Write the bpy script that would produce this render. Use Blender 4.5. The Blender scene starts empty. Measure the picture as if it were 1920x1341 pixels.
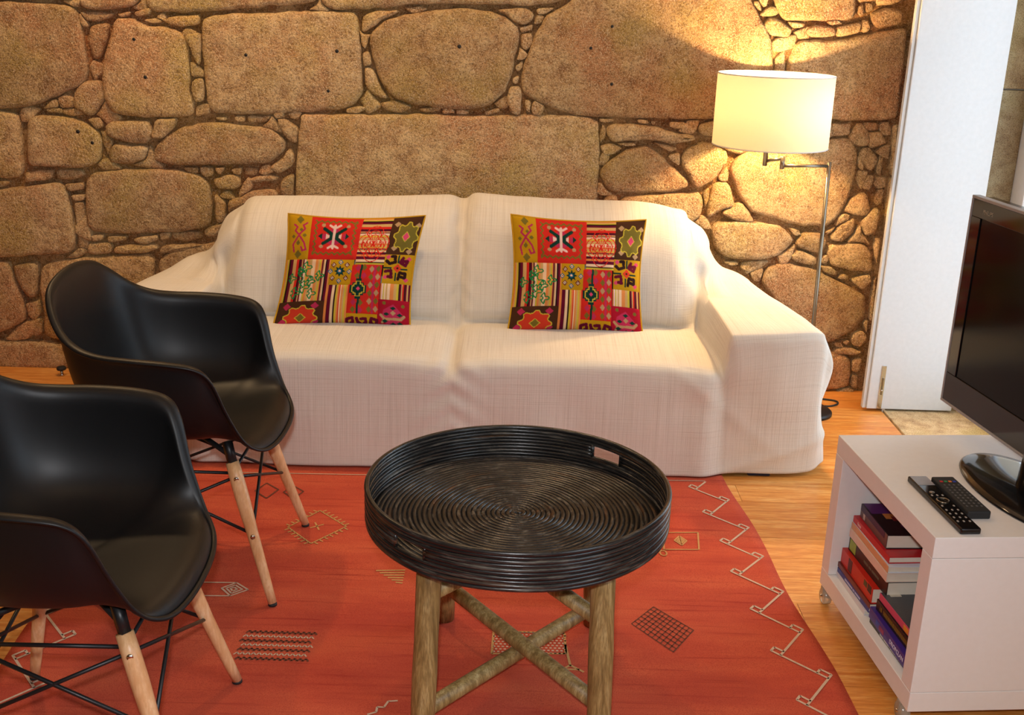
import bpy, bmesh, math, random
import numpy as np
from mathutils import Vector, Matrix, noise

random.seed(7)
rng = np.random.default_rng(7)
SC = bpy.context.scene
COL = SC.collection
PI = math.pi

# ------------------------------------------------------------------ camera
cam_d = bpy.data.cameras.new('camera')
cam_d.sensor_width = 36.0
cam_d.lens = 39.0
cam_d.clip_start = 0.05
cam = bpy.data.objects.new('camera', cam_d)
COL.objects.link(cam)
cam.matrix_world = (Matrix.Translation((0, 0, 1.5)) @ Matrix.Rotation(math.radians(72.0), 4, 'X')
                    @ Matrix.Rotation(math.radians(1.8), 4, 'Z'))
SC.camera = cam

# ------------------------------------------------------------------ world and light
SC.view_settings.view_transform = 'Standard'
SC.view_settings.look = 'None'
SC.view_settings.exposure = 0.12
SC.view_settings.gamma = 1.0
SC.view_settings.use_curve_mapping = False
SC.cycles.use_denoising = True
SC.cycles.max_bounces = 6
SC.cycles.diffuse_bounces = 3
SC.cycles.glossy_bounces = 3
SC.cycles.transmission_bounces = 4
SC.cycles.use_adaptive_sampling = True
SC.cycles.adaptive_threshold = 0.03
SC.cycles.sample_clamp_indirect = 6.0

world = bpy.data.worlds.new('world')
SC.world = world
world.use_nodes = True
bg = world.node_tree.nodes['Background']
bg.inputs[0].default_value = (0.72, 0.86, 1.0, 1)
bg.inputs[1].default_value = 3.6


def add_light(name, kind, loc, target, energy, color, **kw):
    d = bpy.data.lights.new(name, kind)
    d.energy = energy
    d.color = color
    for k, v in kw.items():
        setattr(d, k, v)
    o = bpy.data.objects.new(name, d)
    COL.objects.link(o)
    o.location = loc
    if target is not None:
        o.rotation_euler = (Vector(target) - Vector(loc)).to_track_quat('-Z', 'Y').to_euler()
    return o


WARM = (1.0, 0.66, 0.34)
# the photographer's flash, just above the lens
add_light('camera_flash', 'SPOT', (-0.03, 0.03, 1.60), (0.0, 3.4, 0.55), 92.0, (0.95, 0.96, 1.0),
          spot_size=math.radians(115), spot_blend=0.5, shadow_soft_size=0.03)
# warm ceiling downlights
for (lx, ly, e) in ((-1.45, 3.70, 52.0), (-0.25, 3.72, 34.0), (0.9, 3.0, 8.0), (-0.9, 1.4, 9.0), (0.5, 1.0, 9.0)):
    add_light('ceiling_downlight', 'SPOT', (lx, ly, 2.5), (lx, ly + 0.12, 0.0), e, WARM,
              spot_size=math.radians(130), spot_blend=0.8, shadow_soft_size=0.06)
# daylight through the French window and through a second window nearer the camera
for (wy, wz, sy, sz) in ((3.48, 1.1, 1.1, 2.1), (0.33, 1.4, 1.86, 1.6)):
    p = add_light('daylight_portal', 'AREA', (1.97, wy, wz), (0.0, wy, wz), 1.0, (1, 1, 1),
                  shape='RECTANGLE', size=sy, size_y=sz)
    p.data.cycles.is_portal = True


# ------------------------------------------------------------------ material helpers
def srgb(r, g, b):
    def f(c):
        c /= 255.0
        return c / 12.92 if c <= 0.04045 else ((c + 0.055) / 1.055) ** 2.4
    return (f(r), f(g), f(b), 1.0)


class NT:
    def __init__(self, name):
        self.m = bpy.data.materials.new(name)
        self.m.use_nodes = True
        self.t = self.m.node_tree
        self.bsdf = self.t.nodes['Principled BSDF']
        self.out = self.t.nodes['Material Output']

    def n(self, kind, **kw):
        nd = self.t.nodes.new(kind)
        for k, v in kw.items():
            setattr(nd, k, v)
        return nd

    def l(self, a, b):
        self.t.links.new(a, b)

    def set(self, **kw):
        for k, v in kw.items():
            self.bsdf.inputs[k.replace('_', ' ')].default_value = v

    def pos(self, scale=(1, 1, 1), rot=(0, 0, 0), src='world'):
        mp = self.n('ShaderNodeMapping')
        mp.inputs['Scale'].default_value = scale
        mp.inputs['Rotation'].default_value = rot
        if src == 'world':
            self.l(self.n('ShaderNodeNewGeometry').outputs['Position'], mp.inputs[0])
        elif src == 'uv':
            self.l(self.n('ShaderNodeTexCoord').outputs['UV'], mp.inputs[0])
        else:
            self.l(self.n('ShaderNodeTexCoord').outputs['Object'], mp.inputs[0])
        return mp.outputs[0]

    def noise(self, vec, scale, detail=4, rough=0.55):
        nd = self.n('ShaderNodeTexNoise')
        nd.inputs['Scale'].default_value = scale
        nd.inputs['Detail'].default_value = detail
        nd.inputs['Roughness'].default_value = rough
        self.l(vec, nd.inputs['Vector'])
        return nd.outputs[0]

    def ramp(self, fac, stops):
        r = self.n('ShaderNodeValToRGB')
        e = r.color_ramp.elements
        while len(e) < len(stops):
            e.new(0.5)
        for i, (p, c) in enumerate(stops):
            e[i].position = p
            e[i].color = c if len(c) == 4 else (*c, 1)
        self.l(fac, r.inputs[0])
        return r.outputs[0]

    def mix(self, fac, a, b, mode='MIX'):
        m = self.n('ShaderNodeMix', data_type='RGBA', blend_type=mode)
        for sock, v in ((m.inputs[0], fac), (m.inputs[6], a), (m.inputs[7], b)):
            if hasattr(v, 'is_output') or hasattr(v, 'links'):
                self.l(v, sock)
            else:
                sock.default_value = v
        return m.outputs[2]

    def bump(self, height, strength, dist):
        b = self.n('ShaderNodeBump')
        b.inputs['Strength'].default_value = strength
        b.inputs['Distance'].default_value = dist
        self.l(height, b.inputs['Height'])
        self.l(b.outputs[0], self.bsdf.inputs['Normal'])
        return b


def plain(name, col, rough=0.5, metal=0.0, spec=0.5, bump=None):
    t = NT(name)
    t.set(Base_Color=col, Roughness=rough, Metallic=metal)
    t.bsdf.inputs['Specular IOR Level'].default_value = spec
    v = t.pos(src='object')
    h = t.noise(v, 60, 3)
    c = t.mix(0.06, col, t.ramp(h, [(0.3, (0, 0, 0, 1)), (0.7, (1, 1, 1, 1))]), 'OVERLAY')
    t.l(c, t.bsdf.inputs['Base Color'])
    if bump:
        t.bump(t.noise(v, bump[0], 2), bump[1], bump[2])
    return t.m


M = {}


def granite(name, tint=(1, 1, 1), grain=115.0, bumpd=0.011, rust=1.0):
    t = NT(name)
    p = t.pos()
    rnd = t.n('ShaderNodeObjectInfo').outputs['Random']
    big = t.noise(p, 3.2, 5, 0.6)
    mid = t.noise(p, 17, 6, 0.65)
    fine = t.noise(p, grain, 3, 0.7)
    fine2 = t.noise(p, grain * 2.3, 2, 0.6)
    base = t.ramp(mid, [(0.32, srgb(150, 112, 74)), (0.47, srgb(198, 162, 114)), (0.64, srgb(226, 196, 146))])
    base = t.mix(t.ramp(big, [(0.46, (0, 0, 0, 1)), (0.62, (0.55 * rust,) * 3 + (1,))]), base, srgb(190, 122, 82))
    olive = t.noise(t.pos(rot=(0.3, 0.2, 0.1)), 4.3, 4, 0.5)
    base = t.mix(t.ramp(olive, [(0.48, (0, 0, 0, 1)), (0.66, (0.75, 0.75, 0.75, 1))]), base, srgb(186, 160, 88))
    base = t.mix(t.ramp(fine, [(0.38, (0.60, 0.60, 0.60, 1)), (0.52, (0, 0, 0, 1))]), base, srgb(108, 78, 50))
    base = t.mix(t.ramp(fine2, [(0.52, (0, 0, 0, 1)), (0.62, (0.75, 0.75, 0.75, 1))]), base, srgb(236, 212, 172))
    val = t.ramp(rnd, [(0.0, (0.80, 0.76, 0.72, 1)), (0.5, (0.95, 0.95, 0.95, 1)), (1.0, (1.08, 1.04, 0.98, 1))])
    base = t.mix(1.0, base, val, 'MULTIPLY')
    base = t.mix(1.0, base, (*tint, 1), 'MULTIPLY')
    t.l(base, t.bsdf.inputs['Base Color'])
    t.set(Roughness=0.93)
    t.bsdf.inputs['Specular IOR Level'].default_value = 0.15
    add = t.n('ShaderNodeMath', operation='ADD')
    mul = t.n('ShaderNodeMath', operation='MULTIPLY')
    mul.inputs[1].default_value = 2.2
    t.l(mid, mul.inputs[0])
    t.l(fine, add.inputs[0])
    t.l(mul.outputs[0], add.inputs[1])
    t.bump(add.outputs[0], 0.75, bumpd)
    return t.m


M['stone'] = granite('granite_stone')
M['mortar'] = granite('earth_mortar', tint=(0.66, 0.56, 0.46), grain=90, bumpd=0.010, rust=1.5)
M['jambstone'] = granite('grey_granite', tint=(0.46, 0.50, 0.54), grain=200, bumpd=0.002, rust=0.2)
M['threshold'] = granite('pale_granite', tint=(0.86, 0.96, 1.10), grain=230, bumpd=0.002, rust=0.1)
M['plaster'] = plain('cream_plaster', srgb(214, 200, 180), 0.9, bump=(40, 0.1, 0.002))
M['white_paint'] = plain('white_paint', srgb(214, 215, 214), 0.45)
M['white_lam'] = plain('white_laminate', srgb(236, 232, 228), 0.42)
M['black_plastic'] = plain('black_shell_plastic', (0.0040, 0.0040, 0.0044, 1), 0.44, spec=0.36, bump=(900, 0.15, 0.0004))
M['black_metal'] = plain('black_metal', (0.012, 0.012, 0.013, 1), 0.4, metal=0.2)
M['chrome'] = plain('chrome', (0.62, 0.60, 0.56, 1), 0.18, metal=1.0)
M['nickel'] = plain('brushed_nickel', (0.26, 0.22, 0.165, 1), 0.28, metal=1.0)
M['gloss_black'] = plain('gloss_black', (0.006, 0.006, 0.007, 1), 0.08, spec=0.6)
M['screen'] = plain('tv_screen', (0.002, 0.002, 0.0025, 1), 0.12, spec=0.16)
M['bezel_grey'] = plain('bezel_grey', (0.34, 0.32, 0.32, 1), 0.35, metal=0.4)
M['dark_rubber'] = plain('dark_rubber', (0.015, 0.015, 0.016, 1), 0.7)
M['navy'] = plain('navy_plinth', srgb(22, 30, 52), 0.6)
M['sofa_fabric'] = plain('sofa_fabric', srgb(60, 66, 84), 0.9, bump=(400, 0.3, 0.001))


def wood(name, c1, c2, c3, axis_scale, rough=0.4, knots=False, rot=(0, 0, 0), src='world', var=0.12):
    t = NT(name)
    p = t.pos(scale=axis_scale, rot=rot, src=src)
    rnd = t.n('ShaderNodeObjectInfo').outputs['Random']
    off = t.n('ShaderNodeVectorMath', operation='ADD')
    comb = t.n('ShaderNodeCombineXYZ')
    mul = t.n('ShaderNodeMath', operation='MULTIPLY')
    mul.inputs[1].default_value = 37.0
    t.l(rnd, mul.inputs[0])
    for i in range(3):
        t.l(mul.outputs[0], comb.inputs[i])
    t.l(p, off.inputs[0])
    t.l(comb.outputs[0], off.inputs[1])
    v = off.outputs[0]
    a = t.noise(v, 5.0, 4, 0.6)
    b = t.noise(v, 22.0, 3, 0.55)
    c = t.ramp(a, [(0.30, c1), (0.50, c2), (0.70, c3)])
    c = t.mix(t.ramp(b, [(0.42, (0.5, 0.5, 0.5, 1)), (0.56, (0, 0, 0, 1))]), c, c1)
    hv = t.ramp(rnd, [(0, (1 - var, 1 - 1.5 * var, 1 - 2.2 * var, 1)), (1, (1 + var * .6, 1 + var * .6, 1 + var * .6, 1))])
    c = t.mix(1.0, c, hv, 'MULTIPLY')
    if knots:
        vo = t.n('ShaderNodeTexVoronoi')
        vo.inputs['Scale'].default_value = 1.0
        kp = t.pos(scale=(2.3, 6.5, 1))
        o2 = t.n('ShaderNodeVectorMath', operation='ADD')
        t.l(kp, o2.inputs[0])
        t.l(comb.outputs[0], o2.inputs[1])
        t.l(o2.outputs[0], vo.inputs['Vector'])
        k = t.ramp(vo.outputs['Distance'], [(0.035, (0.9, 0.9, 0.9, 1)), (0.10, (0, 0, 0, 1))])
        c = t.mix(k, c, srgb(120, 62, 26))
    t.l(c, t.bsdf.inputs['Base Color'])
    t.set(Roughness=rough)
    t.bump(b, 0.15, 0.0008)
    return t.m


M['pine'] = wood('pine_floorboard', srgb(204, 124, 50), srgb(233, 162, 82), srgb(245, 194, 118), (1.2, 14, 4), 0.32, knots=True, var=0.16)
M['beech'] = wood('beech_dowel', srgb(214, 158, 106), srgb(232, 184, 134), srgb(240, 200, 156), (9, 9, 1.5), 0.38, src='object', var=0.05)
M['bamboo'] = wood('olive_pole', srgb(112, 88, 46), srgb(166, 138, 84), srgb(196, 172, 118), (13, 13, 0.8), 0.5, src='object', var=0.06)


def rattan():
    """canes run around the tray: streaks follow the angle, change quickly with radius and height"""
    t = NT('black_rattan')
    sep = t.n('ShaderNodeSeparateXYZ')
    t.l(t.n('ShaderNodeTexCoord').outputs['Object'], sep.inputs[0])
    ang = t.n('ShaderNodeMath', operation='ARCTAN2')
    t.l(sep.outputs[1], ang.inputs[0])
    t.l(sep.outputs[0], ang.inputs[1])
    ln = t.n('ShaderNodeVectorMath', operation='LENGTH')
    cx = t.n('ShaderNodeCombineXYZ')
    t.l(sep.outputs[0], cx.inputs[0])
    t.l(sep.outputs[1], cx.inputs[1])
    t.l(cx.outputs[0], ln.inputs[0])
    cv = t.n('ShaderNodeCombineXYZ')
    for src, k, i in ((ln.outputs['Value'], 95.0, 0), (ang.outputs[0], 3.2, 1), (sep.outputs[2], 115.0, 2)):
        m = t.n('ShaderNodeMath', operation='MULTIPLY')
        m.inputs[1].default_value = k
        t.l(src, m.inputs[0])
        t.l(m.outputs[0], cv.inputs[i])
    a = t.noise(cv.outputs[0], 1.0, 4, 0.65)
    b = t.noise(cv.outputs[0], 0.45, 2, 0.5)
    c = t.ramp(a, [(0.38, (0.010, 0.0095, 0.009, 1)), (0.54, (0.022, 0.0205, 0.019, 1)), (0.70, (0.115, 0.102, 0.082, 1))])
    c = t.mix(t.ramp(b, [(0.62, (0, 0, 0, 1)), (0.74, (0.6, 0.6, 0.6, 1))]), c, (0.13, 0.055, 0.02, 1))
    t.l(c, t.bsdf.inputs['Base Color'])
    t.set(Roughness=0.27)
    t.bump(a, 0.25, 0.001)
    return t.m


M['rattan'] = rattan()


def linen():
    t = NT('natural_linen')
    warp = t.noise(t.pos(scale=(330, 3.0, 1), src='uv'), 1.0, 3, 0.6)
    weft = t.noise(t.pos(scale=(3.0, 360, 1), src='uv'), 1.0, 3, 0.6)
    c = t.ramp(warp, [(0.28, srgb(214, 205, 192)), (0.45, srgb(229, 222, 209)), (0.7, srgb(236, 230, 219))])
    c2 = t.ramp(weft, [(0.28, (0.90, 0.88, 0.86, 1)), (0.46, (1, 1, 1, 1))])
    c = t.mix(1.0, c, c2, 'MULTIPLY')
    t.l(c, t.bsdf.inputs['Base Color'])
    t.set(Roughness=0.95)
    t.bsdf.inputs['Specular IOR Level'].default_value = 0.1
    t.bsdf.inputs['Sheen Weight'].default_value = 0.2
    ad = t.n('ShaderNodeMath', operation='ADD')
    t.l(warp, ad.inputs[0])
    t.l(weft, ad.inputs[1])
    wr = t.noise(t.pos(scale=(7, 5, 1), src='uv'), 1.0, 4, 0.5)
    m2 = t.n('ShaderNodeMath', operation='MULTIPLY_ADD')
    m2.inputs[1].default_value = 3.0
    t.l(wr, m2.inputs[0])
    t.l(ad.outputs[0], m2.inputs[2])
    t.bump(m2.outputs[0], 0.35, 0.004)
    return t.m


M['linen'] = linen()


def rug_mat():
    t = NT('red_kilim_wool')
    p = t.pos()
    big = t.noise(t.pos(scale=(1.2, 5, 1)), 1.6, 4, 0.6)
    st = t.noise(t.pos(scale=(3, 60, 1)), 1.0, 3, 0.6)
    fi = t.noise(p, 420, 2, 0.6)
    c = t.ramp(big, [(0.30, srgb(188, 80, 62)), (0.5, srgb(204, 93, 68)), (0.72, srgb(216, 108, 76))])
    c = t.mix(t.ramp(st, [(0.30, (0.55, 0.55, 0.55, 1)), (0.44, (0, 0, 0, 1))]), c, srgb(158, 52, 46))
    c = t.mix(t.ramp(fi, [(0.38, (0.5, 0.5, 0.5, 1)), (0.52, (0, 0, 0, 1))]), c, srgb(166, 58, 48))
    t.l(c, t.bsdf.inputs['Base Color'])
    t.set(Roughness=1.0)
    t.bsdf.inputs['Specular IOR Level'].default_value = 0.05
    t.bump(fi, 0.5, 0.0015)
    return t.m


M['rug'] = rug_mat()
M['thread_white'] = plain('white_thread', srgb(214, 186, 160), 0.95, bump=(700, 0.6, 0.001))
M['thread_dark'] = plain('dark_thread', srgb(112, 62, 42), 0.95, bump=(700, 0.6, 0.001))
M['thread_ochre'] = plain('ochre_thread', srgb(205, 158, 96), 0.95, bump=(700, 0.6, 0.001))


def attr_mat(name, rough=0.9, weave=True):
    t = NT(name)
    a = t.n('ShaderNodeAttribute', attribute_name='Col')
    v = t.pos(src='uv')
    h = t.noise(v, 260, 2, 0.6)
    c = t.mix(0.18, a.outputs['Color'], t.ramp(h, [(0.35, (0, 0, 0, 1)), (0.65, (1, 1, 1, 1))]), 'OVERLAY')
    t.l(c, t.bsdf.inputs['Base Color'])
    t.set(Roughness=rough)
    t.bsdf.inputs['Specular IOR Level'].default_value = 0.12
    if weave:
        t.bump(h, 0.4, 0.001)
    return t.m


M['patch'] = attr_mat('patchwork_cloth')
M['piping'] = plain('mustard_piping', srgb(206, 156, 20), 0.9)
M['cushion_back'] = plain('brown_cloth', srgb(66, 38, 22), 0.95)


def shade_mat():
    t = NT('cream_lampshade')
    tr = t.n('ShaderNodeBsdfTranslucent')
    tr.inputs[0].default_value = (0.84, 0.66, 0.40, 1)
    df = t.n('ShaderNodeBsdfDiffuse')
    df.inputs[0].default_value = (0.85, 0.78, 0.64, 1)
    mx = t.n('ShaderNodeMixShader')
    mx.inputs[0].default_value = 0.42
    wv = t.noise(t.pos(scale=(1, 1, 260), src='object'), 2.0, 2)
    t.l(t.ramp(wv, [(0.3, (0.088, 0.088, 0.088, 1)), (0.7, (0.108, 0.108, 0.108, 1))]), mx.inputs[0])
    t.l(df.outputs[0], mx.inputs[1])
    t.l(tr.outputs[0], mx.inputs[2])
    t.l(mx.outputs[0], t.out.inputs[0])
    return t.m


M['shade'] = shade_mat()


def glass_mat():
    t = NT('window_glass')
    tr = t.n('ShaderNodeBsdfTransparent')
    gl = t.n('ShaderNodeBsdfGlossy')
    gl.inputs['Roughness'].default_value = 0.02
    mx = t.n('ShaderNodeMixShader')
    mx.inputs[0].default_value = 0.06
    t.l(tr.outputs[0], mx.inputs[1])
    t.l(gl.outputs[0], mx.inputs[2])
    t.l(mx.outputs[0], t.out.inputs[0])
    return t.m


M['glass'] = glass_mat()


def castor_mat():
    t = NT('clear_castor_plastic')
    t.set(Base_Color=(0.75, 0.66, 0.52, 1), Roughness=0.2)
    t.bsdf.inputs['Transmission Weight'].default_value = 0.6
    return t.m


M['castor'] = castor_mat()


# ------------------------------------------------------------------ object helpers
def tag(o, label=None, cat=None, group=None, kind=None):
    if label:
        o['label'] = label
    if cat:
        o['category'] = cat
    if group:
        o['group'] = group
    if kind:
        o['kind'] = kind
    return o


def empty(name, loc=(0, 0, 0), rz=0.0):
    o = bpy.data.objects.new(name, None)
    o.empty_display_size = 0.05
    COL.objects.link(o)
    o.location = loc
    o.rotation_euler = (0, 0, rz)
    return o


def link_mesh(name, me, mat=None, parent=None, smooth=True):
    if mat is not None and not me.materials:
        me.materials.append(M[mat] if isinstance(mat, str) else mat)
    if smooth:
        me.polygons.foreach_set('use_smooth', [True] * len(me.polygons))
    o = bpy.data.objects.new(name, me)
    COL.objects.link(o)
    if parent is not None:
        o.parent = parent
    return o


def from_data(name, verts, faces, mat, parent=None, smooth=True):
    me = bpy.data.meshes.new(name)
    me.from_pydata([tuple(v) for v in verts], [], [tuple(f) for f in faces])
    me.update()
    return link_mesh(name, me, mat, parent, smooth)


def from_bm(name, bm, mat, parent=None, smooth=False):
    bmesh.ops.recalc_face_normals(bm, faces=bm.faces)
    me = bpy.data.meshes.new(name)
    bm.to_mesh(me)
    bm.free()
    return link_mesh(name, me, mat, parent, smooth)


def bm_box(bm, lo, hi, bevel=0.0, seg=2):
    c = [(a + b) / 2 for a, b in zip(lo, hi)]
    s = [abs(b - a) for a, b in zip(lo, hi)]
    r = bmesh.ops.create_cube(bm, size=1.0)
    vs = r['verts']
    for v in vs:
        v.co = Vector((v.co.x * s[0] + c[0], v.co.y * s[1] + c[1], v.co.z * s[2] + c[2]))
    if bevel > 0:
        es = list({e for v in vs for e in v.link_edges})
        bmesh.ops.bevel(bm, geom=es, offset=bevel, segments=seg, profile=0.5, affect='EDGES')
    return vs


def box(name, lo, hi, mat, parent=None, bevel=0.0, seg=2, smooth=False):
    bm = bmesh.new()
    bm_box(bm, lo, hi, bevel, seg)
    return from_bm(name, bm, mat, parent, smooth)


def tube_data(path, radii, nseg=12, closed=False, cap=True):
    pts = [Vector(p) for p in path]
    n = len(pts)
    if not hasattr(radii, '__len__'):
        radii = [radii] * n
    verts, faces = [], []
    prev = None
    for i in range(n):
        if closed:
            t = (pts[(i + 1) % n] - pts[i - 1]).normalized()
        else:
            t = (pts[min(i + 1, n - 1)] - pts[max(i - 1, 0)]).normalized()
        if prev is None:
            a = Vector((0, 0, 1)) if abs(t.z) < 0.9 else Vector((1, 0, 0))
            u = t.cross(a).normalized()
        else:
            u = (prev - t * prev.dot(t)).normalized()
        prev = u
        w = t.cross(u)
        for k in range(nseg):
            a = 2 * PI * k / nseg
            verts.append(pts[i] + (u * math.cos(a) + w * math.sin(a)) * radii[i])
    m = n if closed else n - 1
    for i in range(m):
        j = (i + 1) % n
        for k in range(nseg):
            k2 = (k + 1) % nseg
            faces.append((i * nseg + k, i * nseg + k2, j * nseg + k2, j * nseg + k))
    if cap and not closed:
        faces.append(tuple(range(nseg))[::-1])
        faces.append(tuple((n - 1) * nseg + k for k in range(nseg)))
    return verts, faces


def tube(name, path, radii, mat, parent=None, nseg=12, closed=False):
    v, f = tube_data(path, radii, nseg, closed)
    return from_data(name, v, f, mat, parent)


def lathe_data(prof, nseg=48, center=(0, 0)):
    verts, faces = [], []
    n = len(prof)
    for (r, z) in prof:
        for k in range(nseg):
            a = 2 * PI * k / nseg
            verts.append((center[0] + r * math.cos(a), center[1] + r * math.sin(a), z))
    for i in range(n - 1):
        for k in range(nseg):
            k2 = (k + 1) % nseg
            faces.append((i * nseg + k, i * nseg + k2, (i + 1) * nseg + k2, (i + 1) * nseg + k))
    return verts, faces


def lathe(name, prof, mat, parent=None, nseg=48, center=(0, 0)):
    v, f = lathe_data(prof, nseg, center)
    return from_data(name, v, f, mat, parent)


def copy_tree(o, parent=None):
    c = o.copy()
    COL.objects.link(c)
    if parent is not None:
        c.parent = parent
    for ch in list(o.children):
        copy_tree(ch, c)
    return c


def text(name, s, size, mat, parent, mw, extrude=0.0003):
    cu = bpy.data.curves.new(name, 'FONT')
    cu.body = s
    cu.size = size
    cu.extrude = extrude
    cu.align_x = 'CENTER'
    cu.align_y = 'CENTER'
    tmp = bpy.data.objects.new(name, cu)
    COL.objects.link(tmp)
    dg = bpy.context.evaluated_depsgraph_get()
    me = bpy.data.meshes.new_from_object(tmp.evaluated_get(dg))
    me.name = name
    bpy.data.objects.remove(tmp)
    me.materials.clear()
    o = link_mesh(name, me, mat, parent, False)
    o.matrix_local = mw
    return o


def catmull(p, n, closed=True):
    P = [np.array(q, float) for q in p]
    N = len(P)
    out = []
    rng_i = range(N) if closed else range(N - 1)
    for i in rng_i:
        if closed:
            a, b, c, d = (P[(i + k - 1) % N] for k in range(4))
        else:
            a, b, c, d = (P[min(max(i + k - 1, 0), N - 1)] for k in range(4))
        for j in range(n):
            t = j / n
            out.append(.5 * ((2 * b) + (-a + c) * t + (2 * a - 5 * b + 4 * c - d) * t * t + (-a + 3 * b - 3 * c + d) * t ** 3))
    if not closed:
        out.append(P[-1])
    return np.array(out)


# ================================================================== THE SETTING
WALL_Y = 4.30
XR = 1.455           # inner face of the right-hand wall
XL, YF, ZC = -2.7, -1.6, 2.6

# ---- floor: sub-floor slab with single pine boards on it
floor = box('floor', (XL - 0.1, YF - 0.1, -0.16), (2.4, 4.6, -0.024), 'pine')
tag(floor, 'orange pine floor of long boards running along the stone wall', kind='structure')
bw = 0.124
unit = bpy.data.meshes.new('plank')
_bm = bmesh.new()
bm_box(_bm, (-0.5, -0.5, -0.5), (0.5, 0.5, 0.5))
_bm.to_mesh(unit)
_bm.free()
unit.materials.append(M['pine'])
y = WALL_Y + 0.03
row = 0
while y > YF:
    if row % 2:
        cuts = [XL, random.uniform(-1.4, -0.4), XR]
    else:
        cuts = [XL, random.uniform(-2.0, -1.3), random.uniform(0.0, 0.9), XR]
    if y < 1.4:
        cuts = [XL, XR]
    for a, b in zip(cuts[:-1], cuts[1:]):
        o = bpy.data.objects.new('plank', unit)
        COL.objects.link(o)
        o.parent = floor
        o.location = ((a + b) / 2, y - bw / 2, -0.0115)
        o.scale = (b - a - 0.0014, bw - 0.0016, 0.023)
    y -= bw
    row += 1

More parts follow.
